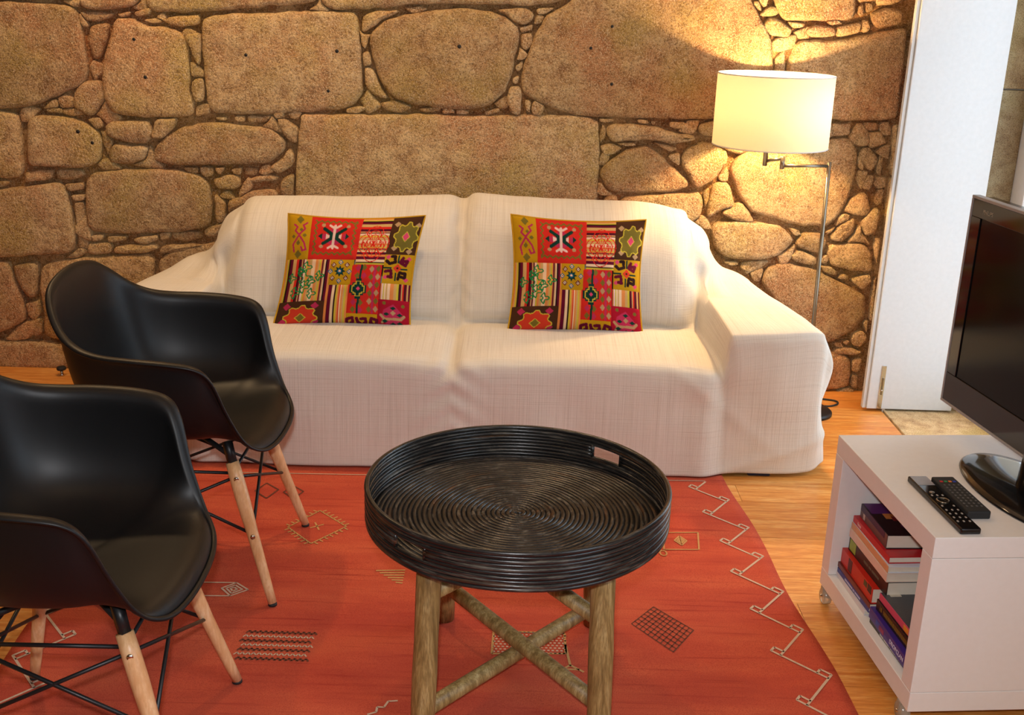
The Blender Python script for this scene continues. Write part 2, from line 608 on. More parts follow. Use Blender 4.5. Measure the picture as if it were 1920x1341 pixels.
# ---- stone wall: mortar bed and single stones
STONES = """-2057 1425 -1938 1429 -1820 1427 -1692 1423 -1660 1403 -1649 1347 -1638 1251 -1632 1173 -1668 1133 -1753 1091 -1859 1052 -1941 1039 -2105 1030
-2041 1560 -1805 1567 -1650 1553 -1656 1449 -1739 1439 -1937 1438 -2056 1433
-1636 1535 -1412 1542 -1419 1443 -1464 1420 -1545 1407 -1643 1409
-1400 1542 -984 1554 -748 1561 -759 1457 -909 1445 -1068 1425 -1208 1409 -1347 1405 -1395 1421
-745 1562 190 1589 155 1492 38 1469 -159 1471 -396 1464 -554 1442 -702 1434 -741 1453
-1515 1377 -1455 1385 -1408 1354 -1332 1356 -1264 1333 -1250 1263 -1254 1132 -1241 1071 -1248 1029 -1432 1019 -1557 1031 -1579 1088 -1581 1163 -1572 1220 -1533 1325
-1615 1348 -1542 1365 -1543 1331 -1562 1273 -1592 1223 -1615 1236 -1623 1300
-1644 1400 -1565 1402 -1526 1396 -1539 1380 -1587 1368 -1623 1368 -1636 1385
-1194 1396 -1041 1410 -833 1424 -619 1433 -608 1353 -604 1234 -595 1132 -652 1079 -823 1058 -972 1049 -1172 1043 -1189 1092 -1194 1257
-1322 1393 -1248 1397 -1202 1402 -1200 1370 -1260 1358 -1320 1360
-1254 1330 -1204 1341 -1199 1284 -1209 1219 -1231 1248 -1248 1301
-1244 1234 -1199 1202 -1195 1177 -1243 1177
-1244 1169 -1193 1171 -1198 1092 -1235 1081 -1248 1132
-1233 1067 -1192 1080 -1180 1047 -1236 1027
-1502 1399 -1453 1406 -1467 1390 -1499 1385
-1442 1406 -1381 1421 -1386 1400 -1431 1389
-1412 1377 -1368 1386 -1341 1375 -1379 1364
-572 1347 -505 1406 -358 1442 -210 1456 -107 1446 -17 1400 -11 1348 -34 1240 -56 1159 -113 1106 -204 1085 -356 1092 -470 1116 -522 1168 -559 1268
-597 1429 -445 1443 -518 1407 -574 1364 -598 1352
-595 1283 -573 1291 -559 1245 -590 1236
-594 1230 -558 1233 -524 1152 -496 1118 -561 1127 -584 1162
4 1190 10 1256 44 1350 85 1437 185 1492 249 1591 794 1607 843 1506 890 1427 925 1377 944 1271 948 1174 922 1104 742 1080 499 1079 235 1074 136 1099 21 1147
-13 1392 38 1407 35 1384 -2 1373
-2 1366 35 1375 41 1333 16 1311 -3 1324
-24 1250 5 1276 8 1252 -14 1230
-29 1210 -5 1219 -10 1188 -32 1189
-44 1181 -4 1182 7 1141 5 1077 -37 1076 -51 1131
20 1131 42 1122 38 1086 21 1096
-104 1457 15 1465 45 1436 19 1404 -17 1407 -67 1434
50 1462 117 1470 82 1442 57 1440
-2106 1024 -1983 1028 -1917 1020 -1911 982 -1916 899 -1917 813 -1927 775 -2012 771 -2137 767
-1880 1005 -1815 1021 -1746 1013 -1688 1003 -1627 979 -1604 937 -1615 857 -1648 828 -1726 817 -1835 822 -1895 822
-1653 1008 -1604 1014 -1594 982 -1620 969
-1584 980 -1560 1003 -1414 1012 -1405 974 -1422 929 -1482 919 -1553 937 -1582 952
-1562 920 -1483 910 -1427 914 -1441 863 -1497 841 -1573 842 -1585 866
-1405 903 -1350 957 -1285 991 -1169 1011 -1017 1002 -944 988 -894 943 -927 881 -980 857 -1110 849 -1282 843 -1403 848
-1809 1041 -1747 1047 -1747 1027 -1800 1028
-1742 1043 -1666 1044 -1666 1024 -1719 1018 -1751 1025
-930 1031 -887 1028 -847 1001 -849 942 -870 938 -909 985
-882 1054 -860 1065 -829 1058 -847 1031 -873 1034
-1162 1031 -1117 1031 -1126 1018 -1153 1020
-1087 1034 -1048 1037 -1053 1015 -1084 1014
-1040 1037 -946 1042 -973 1017 -1033 1013
-939 1052 -903 1061 -897 1036 -934 1030
-928 869 -877 921 -863 899 -870 854 -923 819 -966 843
-863 823 -870 725 -922 734 -924 790 -894 816
-1230 837 -1183 836 -1182 809 -1210 798 -1230 812
-1175 838 -1133 837 -1155 808
-1108 838 -1069 840 -1075 810 -1105 816
-1059 842 -1005 837 -1017 812 -1056 811
-1187 790 -1118 813 -1075 802 -1076 769 -1100 756 -1171 754
-1042 797 -981 815 -932 809 -941 794 -1026 783
-1127 711 -1081 725 -1027 756 -940 757 -931 721 -986 695 -1099 678 -1126 656
-1182 734 -1140 709 -1138 650 -1159 619 -1183 631
-832 1032 -822 1052 -679 1056 -557 1056 -354 1066 -151 1065 52 1075 255 1077 295 1058 302 994 306 852 307 717 -143 681 -853 659 -858 722 -854 836 -841 959
-658 1079 -614 1090 -581 1081 -614 1062 -659 1061
-528 1101 -476 1114 -411 1090 -453 1067 -512 1075
-384 1087 -297 1098 -309 1078 -368 1070
-293 1088 -263 1095 -242 1074 -291 1070
-238 1090 -192 1081 -204 1067 -240 1068
-135 1083 -78 1099 -78 1081 -126 1067
-2142 729 -2018 725 -1891 745 -1775 762 -1758 714 -1751 641 -1744 599 -1742 556 -1754 491 -1802 479 -1920 464 -2048 454 -2176 450
-1908 799 -1812 808 -1811 775 -1889 760 -1912 759
-1791 809 -1698 810 -1680 794 -1722 774 -1788 772
-2014 760 -1972 757 -2000 738 -2038 732
-1761 754 -1694 762 -1689 739 -1743 727
-1740 713 -1691 718 -1693 695 -1727 690
-1734 681 -1694 685 -1694 643 -1703 606 -1731 601
-1671 788 -1636 805 -1490 820 -1324 825 -1232 803 -1199 763 -1194 701 -1196 637 -1223 596 -1319 580 -1530 565 -1667 569 -1688 611 -1684 706
-1299 832 -1239 836 -1244 811 -1281 814
-1729 554 -1692 545 -1696 497 -1732 503
-1678 556 -1628 560 -1634 538 -1674 532
-1613 556 -1537 556 -1545 537 -1605 528
-1506 551 -1416 566 -1416 545 -1470 524 -1503 532
-1408 571 -1367 574 -1367 549 -1403 543
-1355 575 -1247 583 -1238 559 -1300 540 -1348 547
-1230 592 -1150 620 -1172 576 -1221 560
-1690 521 -1603 528 -1606 487 -1662 477 -1695 484
-1591 518 -1430 527 -1410 504 -1481 485 -1587 481
-1403 520 -1279 537 -1227 534 -1302 506 -1392 490 -1408 498
-2178 434 -2050 438 -2016 437 -2007 385 -1976 294 -1965 212 -1992 184 -2084 138 -2216 122
-1880 437 -1738 459 -1603 472 -1449 486 -1431 447 -1450 362 -1505 309 -1579 211 -1675 144 -1815 115 -1883 126 -1905 146 -1892 214 -1896 279 -1899 351
-2002 429 -1901 437 -1908 371 -1920 298 -1936 288 -1968 314 -1990 368
-1968 267 -1914 276 -1910 225 -1939 194 -1960 221
-1947 160 -1909 198 -1915 139 -1946 129
-1417 472 -1290 528 -1201 535 -1108 576 -1121 315 -1357 307 -1418 415
-2219 99 -2087 108 -1979 105 -1818 101 -1809 56 -1799 -2 -1969 -7 -2233 -16
-1804 95 -1674 106 -1543 122 -1525 8 -1783 -15
-1497 303 -1358 296 -1369 127 -1442 10 -1512 8 -1532 122 -1594 154
334 1040 384 1055 513 1051 577 1029 664 1018 675 1004 638 989 581 985 496 996 411 988 364 984 340 1004
302 1071 359 1070 356 1058 311 1057
448 1073 491 1070 488 1058 455 1057
503 1069 520 1069 516 1055 504 1057
571 1065 629 1067 643 1049 599 1038 574 1047
679 1058 753 1075 846 1051 830 1007 747 1018 688 1022
318 1049 331 1025 330 1003 315 979 308 1005
314 970 360 976 398 961 365 938 330 934
375 978 442 982 448 975 412 967
313 866 363 925 421 962 498 972 547 939 587 902 657 846 665 822 617 799 487 791 355 791 323 836
578 938 620 954 620 899 587 922
517 987 573 976 611 968 583 952 547 968
625 935 647 969 709 995 797 965 810 929 780 877 742 837 697 810 673 830 657 873 630 897
403 772 575 786 710 802 723 751 719 698 652 664 485 659 403 709
335 772 393 778 393 698 331 696
755 835 818 841 853 753 795 728 748 699 740 745
723 797 744 820 749 779 732 743
822 872 833 932 865 957 1015 992 1188 1018 1270 1028 1297 977 1302 871 1289 794 1257 730 1211 684 1111 681 1005 709 912 729 870 780
1024 1381 1173 1380 1294 1411 1407 1435 1426 1430 1435 1173 1434 1096 1183 1094 1025 1093 1000 1215 1004 1320
948 1304 982 1346 990 1282 984 1234 952 1233
907 1611 1202 1619 1223 1518 1226 1458 1144 1450 987 1447 958 1461 929 1492
895 1437 913 1458 978 1439 1002 1413 991 1388 946 1387 901 1412
981 1445 1047 1439 1039 1426 1006 1419
1046 1413 1083 1435 1157 1429 1165 1397 1070 1389
1165 1429 1253 1451 1250 1411 1173 1394
1125 1449 1156 1456 1183 1443 1148 1435
1258 1455 1279 1459 1290 1428 1272 1412 1260 1427
1291 1480 1342 1505 1394 1502 1405 1448 1313 1430 1290 1458
1235 1501 1251 1515 1260 1476 1242 1472
1260 1519 1288 1512 1293 1492 1269 1480
1284 1603 1380 1606 1393 1525 1333 1514 1306 1509
1216 1601 1275 1603 1293 1526 1253 1524 1231 1513
1191 1078 1262 1080 1259 1038 1196 1030
1308 1086 1367 1084 1364 1057 1319 1056
1323 1046 1379 1054 1407 1012 1344 988
1387 963 1406 956 1403 884 1381 896
1303 961 1331 949 1331 904 1309 912
1352 887 1379 879 1363 829 1333 837
1420 1081 1448 1082 1458 888 1436 887
1435 875 1458 876 1465 658 1444 658
764 653 783 683 875 695 1025 682 1091 632 1078 593 1008 543 890 539 813 550 784 590
1066 669 1104 666 1121 647 1098 642
1130 658 1190 660 1228 621 1200 573 1114 594 1103 617
1085 567 1113 583 1191 560 1189 525 1106 533
1211 659 1250 685 1238 664 1223 653
1234 645 1271 699 1321 723 1322 662 1280 625 1245 624
1233 580 1253 611 1360 623 1401 586 1419 509 1344 506 1248 527
1205 554 1230 570 1234 542 1216 533
1211 522 1246 523 1278 502 1263 486 1228 500
1282 476 1305 496 1327 486 1321 469
1341 478 1406 495 1417 465 1385 434 1345 463
1344 701 1388 763 1418 758 1408 659 1365 651
1396 828 1422 833 1420 775 1393 776
979 449 1002 515 1087 531 1208 506 1277 465 1343 439 1410 399 1411 324 1372 260 1283 210 1227 213 1153 300 1037 385
933 484 988 512 975 451 951 455
894 518 930 517 924 493 895 505
821 533 874 530 883 520 852 514
1333 212 1360 221 1352 199
1302 202 1329 207 1344 189 1318 188
1305 177 1366 192 1415 174 1393 159 1315 161
1370 247 1404 263 1432 233 1406 194 1375 206
1254 189 1292 172 1374 145 1384 81 1382 23 1273 1 1253 100
1383 136 1419 146 1417 91 1389 90
1389 74 1420 73 1418 17 1394 19
1408 646 1434 636 1434 529 1411 593
1425 452 1439 486 1452 310 1430 309
1406 297 1426 309 1425 253
-1810 -111 -1862 -110 -1853 -8 -1733 -17 -1802 -108
-2171 -20 -2035 -13 -2196 -121 -2202 -124 -2207 -121 -2207 -114
-1930 -10 -2023 -116 -2030 -118 -2073 -117 -2053 -39
925 1098 991 1237 1031 1088 1110 1005 963 983 838 1014
-1647 -101 -1652 -99 -1732 -66 -1674 -11 -1590 -5 -1559 -76 -1631 -101
-1691 1114 -1648 1149 -1582 1151 -1580 1078 -1638 1012 -1701 1045
1357 724 1271 743 1297 797 1355 825 1380 759
807 1592 850 1595 856 1596 859 1593 910 1566 898 1481 825 1560
-1900 -107 -1953 -100 -1956 -54 -1935 -30 -1892 -9 -1870 -65
1119 1012 1094 1030 1074 1048 1075 1087 1111 1087 1180 1088 1209 1026
-1342 962 -1360 948 -1411 942 -1400 981 -1393 1014 -1359 1015 -1302 1022
807 958 752 999 831 1001 849 1007 889 998 870 959 849 947
-2021 163 -1985 184 -1905 215 -1949 135 -1986 107 -2071 107
933 1363 948 1383 1022 1401 1012 1352 972 1336 939 1338
-594 1123 -578 1150 -559 1122 -524 1091 -581 1059 -595 1088 -609 1111
1267 1053 1291 1089 1336 1053 1337 999 1291 993 1258 1025
-898 723 -861 702 -880 663 -927 663 -969 664 -951 704 -929 712
935 691 853 693 791 720 856 760 877 765 900 739
-1593 1218 -1578 1211 -1580 1180 -1612 1150 -1627 1192 -1628 1208 -1609 1228
-1749 1047 -1757 1082 -1731 1095 -1697 1089 -1704 1049
-1577 1079 -1568 1050 -1523 1015 -1579 989 -1606 1016 -1620 1025 -1602 1043
1384 951 1360 899 1305 963 1320 989 1343 991
-1611 853 -1588 860 -1535 820 -1606 812 -1633 836
747 696 765 663 740 656 697 681 726 713
-1643 157 -1626 168 -1588 167 -1590 119 -1654 109
1223 209 1290 190 1236 114 1196 166 1182 202 1176 269
234 1570 209 1527 188 1566 206 1575 213 1576
-46 1100 -78 1093 -99 1114 -81 1125 -50 1144
73 1118 94 1111 82 1077 52 1075 43 1099 54 1130
-1879 1044 -1831 1041 -1880 987 -1909 990 -1913 1019 -1901 1039
-903 976 -953 992 -984 997 -957 1024 -945 1044 -929 1020
811 1085 858 1087 872 1092 897 1072 875 1052 849 1047
1372 1078 1386 1088 1406 1089 1417 1071 1422 1043 1394 1038 1371 1061
-1608 968 -1570 940 -1565 916 -1583 871 -1601 920
351 932 347 908 333 890 310 896 309 919 325 942
-1443 826 -1494 839 -1438 859 -1421 914 -1407 871 -1373 827 -1416 827
791 878 803 907 818 869 812 844 792 843 774 862
1403 833 1377 854 1392 885 1427 881 1425 844
-1036 756 -1088 724 -1068 783 -1043 805 -1033 780
-1672 527 -1738 553 -1737 593 -1685 640 -1680 587
1302 619 1324 654 1328 665 1345 692 1358 660 1395 616 1339 625
1099 610 1091 554 1074 531 1049 525 1036 558 1056 568
928 1497 948 1470 914 1458 873 1466 906 1492
72 1411 39 1408 48 1428 57 1440 82 1433
10 1310 24 1296 7 1278 -19 1279 -11 1303 -10 1319
680 1041 663 1022 608 1030 642 1073 686 1075
1422 1006 1420 981 1423 950 1392 964 1366 977 1390 996 1398 1000
-965 857 -945 827 -981 815 -1006 821 -994 848
1353 899 1346 871 1331 828 1308 874 1306 893 1320 904
-2097 730 -2098 750 -2083 765 -2069 763 -2024 768 -2060 727 -2079 731
312 826 330 819 338 804 373 777 337 776 310 783 311 796
-1100 718 -1143 715 -1161 724 -1147 747 -1125 749
1260 726 1267 731 1276 736 1300 732 1295 711 1277 703 1248 685
-1731 504 -1697 492 -1736 462 -1793 454 -1747 487
954 534 1004 536 971 504 958 501 920 479 894 526 939 533
-1735 -30 -1720 -18 -1687 -23 -1717 -46 -1734 -64 -1743 -44
1409 0 1391 -4 1384 -3 1328 -2 1369 13 1383 16 1398 13
180 1544 195 1545 200 1537 201 1524 194 1508 169 1515 177 1536
-1670 1441 -1645 1443 -1648 1418 -1675 1418 -1682 1423 -1708 1438 -1684 1441
-1394 1418 -1424 1410 -1453 1421 -1416 1440 -1417 1455 -1397 1456 -1396 1437
882 1476 859 1493 848 1507 863 1516 874 1504
-750 1487 -743 1452 -716 1430 -753 1431 -796 1430 -761 1450
-409 1429 -439 1450 -399 1455 -391 1459 -352 1450 -385 1438
-1365 1383 -1349 1402 -1335 1401 -1324 1389 -1321 1370 -1345 1382
-1627 1368 -1618 1349 -1643 1346 -1647 1363 -1652 1399
-1246 1354 -1212 1338 -1255 1305 -1274 1336 -1260 1354
1070 1387 1031 1382 1007 1409 1026 1415 1065 1431
-608 1365 -591 1348 -563 1352 -575 1337 -582 1299 -601 1317 -602 1340
950 1230 970 1229 979 1213 964 1182 952 1214
-1759 1075 -1758 1047 -1777 1046 -1817 1042 -1784 1071 -1771 1078"""
bmw = bmesh.new()
NX, NZ = 170, 110
x0, x1, z0, z1 = XL, XR + 0.05, -0.02, ZC
vg = []
for j in range(NZ + 1):
    for i in range(NX + 1):
        x = x0 + (x1 - x0) * i / NX
        z = z0 + (z1 - z0) * j / NZ
        d = 0.012 * noise.fractal(Vector((x * 9, 3.1, z * 9)), 0.9, 2.0, 3) + 0.006 * noise.noise(Vector((x * 40, 1, z * 40)))
        vg.append(bmw.verts.new((x, WALL_Y + 0.021 + d, z)))
for j in range(NZ):
    for i in range(NX):
        a = j * (NX + 1) + i
        bmw.faces.new((vg[a], vg[a + 1], vg[a + NX + 2], vg[a + NX + 1]))
me = bpy.data.meshes.new('wall_back')
bmw.to_mesh(me)
bmw.free()
wall_back = link_mesh('wall_back', me, 'mortar')
tag(wall_back, 'rough granite rubble wall of big blocks and small chinking stones in earth mortar', kind='structure')


def make_stone(pts, idx):
    P = np.array(pts, float) / 1000.0
    area = 0.5 * abs(np.dot(P[:, 0], np.roll(P[:, 1], -1)) - np.dot(P[:, 1], np.roll(P[:, 0], -1)))
    big = area > 0.02
    mid = area > 0.004
    n = 5 if big else (3 if mid else 2)
    O = P
    for it in range(4 if mid else 3):                       # corner cutting: rounded, never overshooting
        q = (0.16 if mid else 0.12) if it == 0 else 0.25
        nxt = np.roll(O, -1, 0)
        O = np.stack([O * (1 - q) + nxt * q, O * q + nxt * (1 - q)], 1).reshape(-1, 2)
    # grow slightly to make up for the cut corners
    O = O + (O - O.mean(0)) * (0.012 if big else (0.035 if mid else 0.10))
    seg = np.linalg.norm(np.roll(O, -1, 0) - O, axis=1)
    cum = np.concatenate([[0], np.cumsum(seg)])
    step = 0.02 if big else (0.014 if mid else 0.010)
    cnt = max(10, int(cum[-1] / step))
    tt = np.linspace(0, cum[-1], cnt + 1)[:-1]
    OC = np.concatenate([O, O[:1]])
    O = np.stack([np.interp(tt, cum, OC[:, 0]), np.interp(tt, cum, OC[:, 1])], 1)
    # signed orientation: counter-clockwise in x-z
    if np.dot(O[:, 0], np.roll(O[:, 1], -1)) - np.dot(O[:, 1], np.roll(O[:, 0], -1)) < 0:
        O = O[::-1]
    c = O.mean(0)
    N = len(O)
    size = math.sqrt(area)
    for k in range(N):
        v = Vector((O[k, 0] * 26, idx * 1.7, O[k, 1] * 26))
        g = (0.0060 if mid else 0.0035)
        O[k] += np.array([noise.noise(v), noise.noise(v + Vector((9, 9, 9)))]) * g
    # inward normals
    nx = np.roll(O, -1, 0) - np.roll(O, 1, 0)
    nl = np.hypot(nx[:, 0], nx[:, 1])[:, None] + 1e-9
    inn = np.stack([-nx[:, 1], nx[:, 0]], 1) / nl
    for it in range(3):
        inn = (inn * 2 + np.roll(inn, 1, 0) + np.roll(inn, -1, 0)) / 4
    proud = random.uniform(0.004, 0.016) if not big else random.uniform(0.008, 0.018)
    if not mid:
        proud = random.uniform(-0.004, 0.008)
    rr = min(0.016, size * 0.16)
    rings = []
    rings.append((O - inn * 0.002, WALL_Y + 0.055))
    rings.append((O, WALL_Y + 0.012))
    rings.append((O + inn * rr * 0.25, WALL_Y - proud + rr * 0.42))
    rings.append((O + inn * rr * 0.8, WALL_Y - proud + rr * 0.10))
    base = O + inn * rr * 1.3
    for it in range(6):
        base = (base * 2 + np.roll(base, 1, 0) + np.roll(base, -1, 0)) / 4
    if big:
        fr = (1.0, 0.9, 0.8, 0.68, 0.56, 0.44, 0.3, 0.15)
    elif mid:
        fr = (1.0, 0.6, 0.3)
    else:
        fr = (1.0, 0.5)
    for f in fr:
        rings.append((c + (base - c) * f, WALL_Y - proud - (1 - f) * size * 0.018))
    verts, faces = [], []
    for ri, (ring, yy) in enumerate(rings):
        for k in range(N):
            x, z = ring[k]
            d = 0.0
            if ri >= 2:
                amp = 0.0065 if big else (0.005 if mid else 0.002)
                fq = 6.5 if big else 12
                d = amp * noise.fractal(Vector((x * fq, idx * 3.3, z * fq)), 0.9, 2.0, 2 if big else 3)
            verts.append((x, yy + d, z))
    nr = len(rings)
    for ri in range(nr - 1):
        for k in range(N):
            k2 = (k + 1) % N
            faces.append((ri * N + k, ri * N + k2, (ri + 1) * N + k2, (ri + 1) * N + k))
    verts.append((c[0], rings[-1][1], c[1]))
    for k in range(N):
        faces.append(((nr - 1) * N + k, (nr - 1) * N + (k + 1) % N, len(verts) - 1))
    return from_data('stone', verts, faces, 'stone', wall_back)


for i, ln in enumerate(STONES.strip().split('\n')):
    a = [int(q) for q in ln.split()]
    make_stone(list(zip(a[::2], a[1::2])), i)

# blocks of the same wall beyond the edges of the picture
extra_i = 900
zc_ = 0.02
while zc_ < 2.4:
    hh = random.uniform(0.24, 0.40)
    xa = -2.69
    xe = -2.09 if zc_ < 1.50 else XR - 0.02
    while xa < xe - 0.08:
        ww = min(random.uniform(0.30, 0.62), xe - xa)
        if xe - (xa + ww) < 0.15:
            ww = xe - xa
        pts = []
        for (fx, fz) in ((0, 0), (.33, .02), (.7, 0), (1, 0), (1, .5), (1, 1), (.6, .98), (.3, 1), (0, 1), (0, .5)):
            pts.append(((xa + 0.012 + fx * (ww - 0.024) + random.uniform(-.01, .01)) * 1000, (zc_ + 0.012 + fz * (hh - 0.024) + random.uniform(-.01, .01)) * 1000))
        if zc_ < 1.50 or zc_ > 1.58:
            make_stone(pts, extra_i)
        extra_i += 1
        xa += ww
    zc_ += hh
    if zc_ > 1.35 and zc_ < 1.62:
        zc_ = 1.62

# old drill holes in the big blocks
bpy.context.view_layer.update()
dg = bpy.context.evaluated_depsgraph_get()
for (hx, hz) in ((-1.412, 1.172), (-1.446, 1.308), (-1.031, 1.264), (-0.69, 1.288), (-0.725, 1.142), (-0.233, 1.319), (0.332, 1.407), (0.257, 1.328), (0.342, 1.2), (-1.686, 0.961), (-1.635, 0.92)):
    hit, loc, nrm, *_ = SC.ray_cast(dg, Vector((hx, 3.0, hz)), Vector((0, 1, 0)))
    if hit:
        tube('drill_hole', [(hx, loc.y + 0.01, hz), (hx, loc.y - 0.0006, hz)], [0.004, 0.0058 + 0.002 * random.random()], 'dark_rubber', wall_back, 9)

# ---- right-hand wall with the French window, other walls and ceiling (mostly out of view)
wr = bmesh.new()
bm_box(wr, (XR, 4.085, -0.02), (XR + 0.012, 4.36, ZC))                 # stub between stone wall and shutter
bm_box(wr, (XR + 0.012, 4.13, -0.02), (2.1, 4.36, ZC))
bm_box(wr, (XR, 2.86 - 1.6, -0.02), (1.95, 2.86, ZC))
bm_box(wr, (XR, 2.86, 2.2), (1.95, 4.13, ZC))
bm_box(wr, (XR, YF, -0.02), (1.95, -0.6, ZC))
bm_box(wr, (XR, -0.6, -0.02), (1.95, 1.26, 0.6))
bm_box(wr, (XR, -0.6, 2.2), (1.95, 1.26, ZC))
wall_right = from_bm('wall_right', wr, 'plaster')
tag(wall_right, 'thick side wall holding the tall window beside the television', kind='structure')
stub = []
for k, (za, zb) in enumerate(((0, 0.55), (0.56, 1.05), (1.06, 1.62), (1.63, 2.55))):
    box('stone', (XR - 0.016, 4.105 + 0.006 * (k % 2), za), (XR + 0.01, 4.285, zb), 'mortar', wall_right, 0.006)
wl = box('wall_left', (XL - 0.15, YF, -0.02), (XL, 4.36, ZC), 'mortar')
tag(wl, 'rough brown earth-rendered wall at the side of the room', kind='structure')
wf = box('wall_front', (XL, YF - 0.15, -0.02), (1.95, YF, ZC), 'plaster')
tag(wf, 'plain cream plaster wall behind the photographer', kind='structure')
ce = box('ceiling', (XL - 0.15, YF - 0.15, ZC), (2.1, 4.4, ZC + 0.12), 'plaster')
tag(ce, 'plain cream plaster ceiling above the sofa', kind='structure')

# granite threshold and jamb of the window recess
th = box('trim_1', (XR + 0.006, 2.86, -0.04), (1.96, 4.13, 0.004), 'threshold', None, 0.003)
tag(th, 'speckled grey granite threshold slab in front of the white shutter', kind='structure')
jb = empty('trim_2', (1.78, 4.13, 0))
tag(jb, 'speckled granite jamb strip between white shutter and window frame', kind='structure')
for (za, zb) in ((0.0, 0.62), (0.625, 1.235), (1.24, 1.9), (1.905, 2.2)):
    b = box('granite_block', (1.60 - 1.78, -0.03, za), (1.825 - 1.78, 0.06, zb), 'jambstone', jb, 0.004)

# white shutter panel folded back in the recess
sh = empty('door_1', (1.39, 4.075, 0.012))
tag(sh, 'tall plain white shutter panel folded into the window recess', kind='structure')
box('leaf', (0, 0.0, 0), (0.332, 0.032, 2.15), 'white_paint', sh, 0.003)
box('edge_strip', (-0.014, 0.008, 0.0), (-0.0005, 0.030, 2.15), 'white_paint', sh, 0.002)
fb = box('flush_bolt', (0.039, -0.003, 0.002), (0.057, 0.0005, 0.178), 'chrome', sh, 0.001)
box('bolt_slide', (0.0445, -0.006, 0.06), (0.0515, -0.002, 0.13), 'nickel', fb, 0.001)
v, f = tube_data([(0.048, -0.002, 0.078), (0.048, -0.008, 0.078)], 0.0035, 10)
from_data('bolt_knob', v, f, 'chrome', fb)

# window
wn = empty('window_1', (1.83, 3.5, 0))
tag(wn, 'white framed tall window letting daylight in beside the television', kind='structure')
box('frame', (-0.005, 0.50, 0.0), (0.055, 0.63, 2.2), 'white_paint', wn, 0.003)
box('frame', (-0.005, -0.64, 0.0), (0.055, -0.54, 2.2), 'white_paint', wn, 0.003)
box('frame', (-0.005, -0.54, 2.1), (0.055, 0.50, 2.2), 'white_paint', wn, 0.003)
box('frame', (-0.005, -0.54, 0.0), (0.055, 0.50, 0.12), 'white_paint', wn, 0.003)
box('gasket', (0.012, 0.488, 0.12), (0.03, 0.50, 2.1), 'bezel_grey', wn)
box('pane', (0.018, -0.54, 0.12), (0.024, 0.488, 2.1), 'glass', wn)


# ================================================================== RUG
RUG_T = 0.0065


def rug_r(y):
    return 0.715 + (3.407 - y) * 0.0606 + 0.006 * math.sin(y * 9.0)


def rug_l(y):
    return -1.222 + (3.407 - y) * 0.0606 + 0.006 * math.sin(y * 7.0 + 1)


NU, NV = 60, 80
vs, fs = [], []
Y0, Y1 = 0.35, 3.415
for j in range(NV + 1):
    y = Y0 + (Y1 - Y0) * j / NV
    for i in range(NU + 1):
        x = rug_l(y) + (rug_r(y) - rug_l(y)) * i / NU
        w = 0.0012 * noise.noise(Vector((x * 5, y * 8, 0)))
        vs.append((x, y + 0.004 * math.sin(x * 11), RUG_T + w))
for j in range(NV):
    for i in range(NU):
        a = j * (NU + 1) + i
        fs.append((a, a + 1, a + NU + 2, a + NU + 1))
# skirt down to the floor
nb = len(vs)
edge = [i for i in range(NU + 1)] + [j * (NU + 1) + NU for j in range(1, NV + 1)] + \
       [NV * (NU + 1) + i for i in range(NU - 1, -1, -1)] + [j * (NU + 1) for j in range(NV - 1, 0, -1)]
for e in edge:
    vs.append((vs[e][0], vs[e][1], 0.0008))
for k in range(len(edge)):
    k2 = (k + 1) % len(edge)
    fs.append((edge[k], nb + k, nb + k2, edge[k2]))
rug = empty('kilim_rug', (0, 0, 0))
tag(rug, 'red flat-woven kilim rug with pale zigzag border under the round table', 'rug')
from_data('weave', vs, fs, 'rug', rug)
ZR = RUG_T + 0.0016


def ribbon(acc, pts, w, z=ZR):
    V, F = acc
    for (a, b) in zip(pts[:-1], pts[1:]):
        a, b = np.array(a, float), np.array(b, float)
        d = b - a
        L = np.hypot(*d)
        if L < 1e-6:
            continue
        d /= L
        nrm = np.array([-d[1], d[0]]) * w / 2
        n = max(1, int(L / 0.02))
        for k in range(n):
            p = a + d * (L * k / n)
            q = a + d * (L * (k + 1) / n) + d * w * 0.1
            i = len(V)
            V += [(*(p - nrm), z), (*(q - nrm), z), (*(q + nrm), z), (*(p + nrm), z)]
            F.append((i, i + 1, i + 2, i + 3))


def motif(name, mat, lines, w, label=None):
    acc = ([], [])
    for ln in lines:
        ribbon(acc, ln, w)
    o = from_data(name, acc[0], acc[1], mat, rug, smooth=False)
    if label:
        o['label'] = label
    return o


zz = [(0.647, 3.339), (0.605, 3.277), (0.690, 3.192), (0.622, 3.093), (0.715, 3.000), (0.643, 2.903), (0.721, 2.821), (0.642, 2.722),
      (0.735, 2.625), (0.658, 2.525), (0.743, 2.436), (0.671, 2.332), (0.763, 2.241), (0.687, 2.134), (0.775, 2.045), (0.70, 1.94),
      (0.79, 1.85), (0.71, 1.75)]


def hooked(zl):
    """zigzag line with a little square stitched on the upper side of every corner"""
    out = [zl]
    for k in range(1, len(zl) - 1):
        V_, p_, n_ = (np.array(zl[j]) for j in (k, k - 1, k + 1))
        di, do = V_ - p_, n_ - V_
        di, do = di / np.hypot(*di), do / np.hypot(*do)
        ea, eb = (0.027, 0.020) if k % 2 else (0.019, 0.030)
        out.append([V_, V_ - do * ea, V_ - do * ea - di * eb, V_ - di * eb])
    return out


motif('zigzag_border', 'thread_white', hooked(zz), 0.0062, 'pale stitched zigzag with small square hooks')
lz = []
for (x, y) in zz:
    lz.append((rug_l(y) + (rug_r(y) - x), y - 0.025))
motif('zigzag_border', 'thread_white', hooked(lz), 0.0062)
motif('border_line', 'thread_white', [[(-1.1, 3.29), (0.0, 3.325), (0.647, 3.345)]], 0.004)
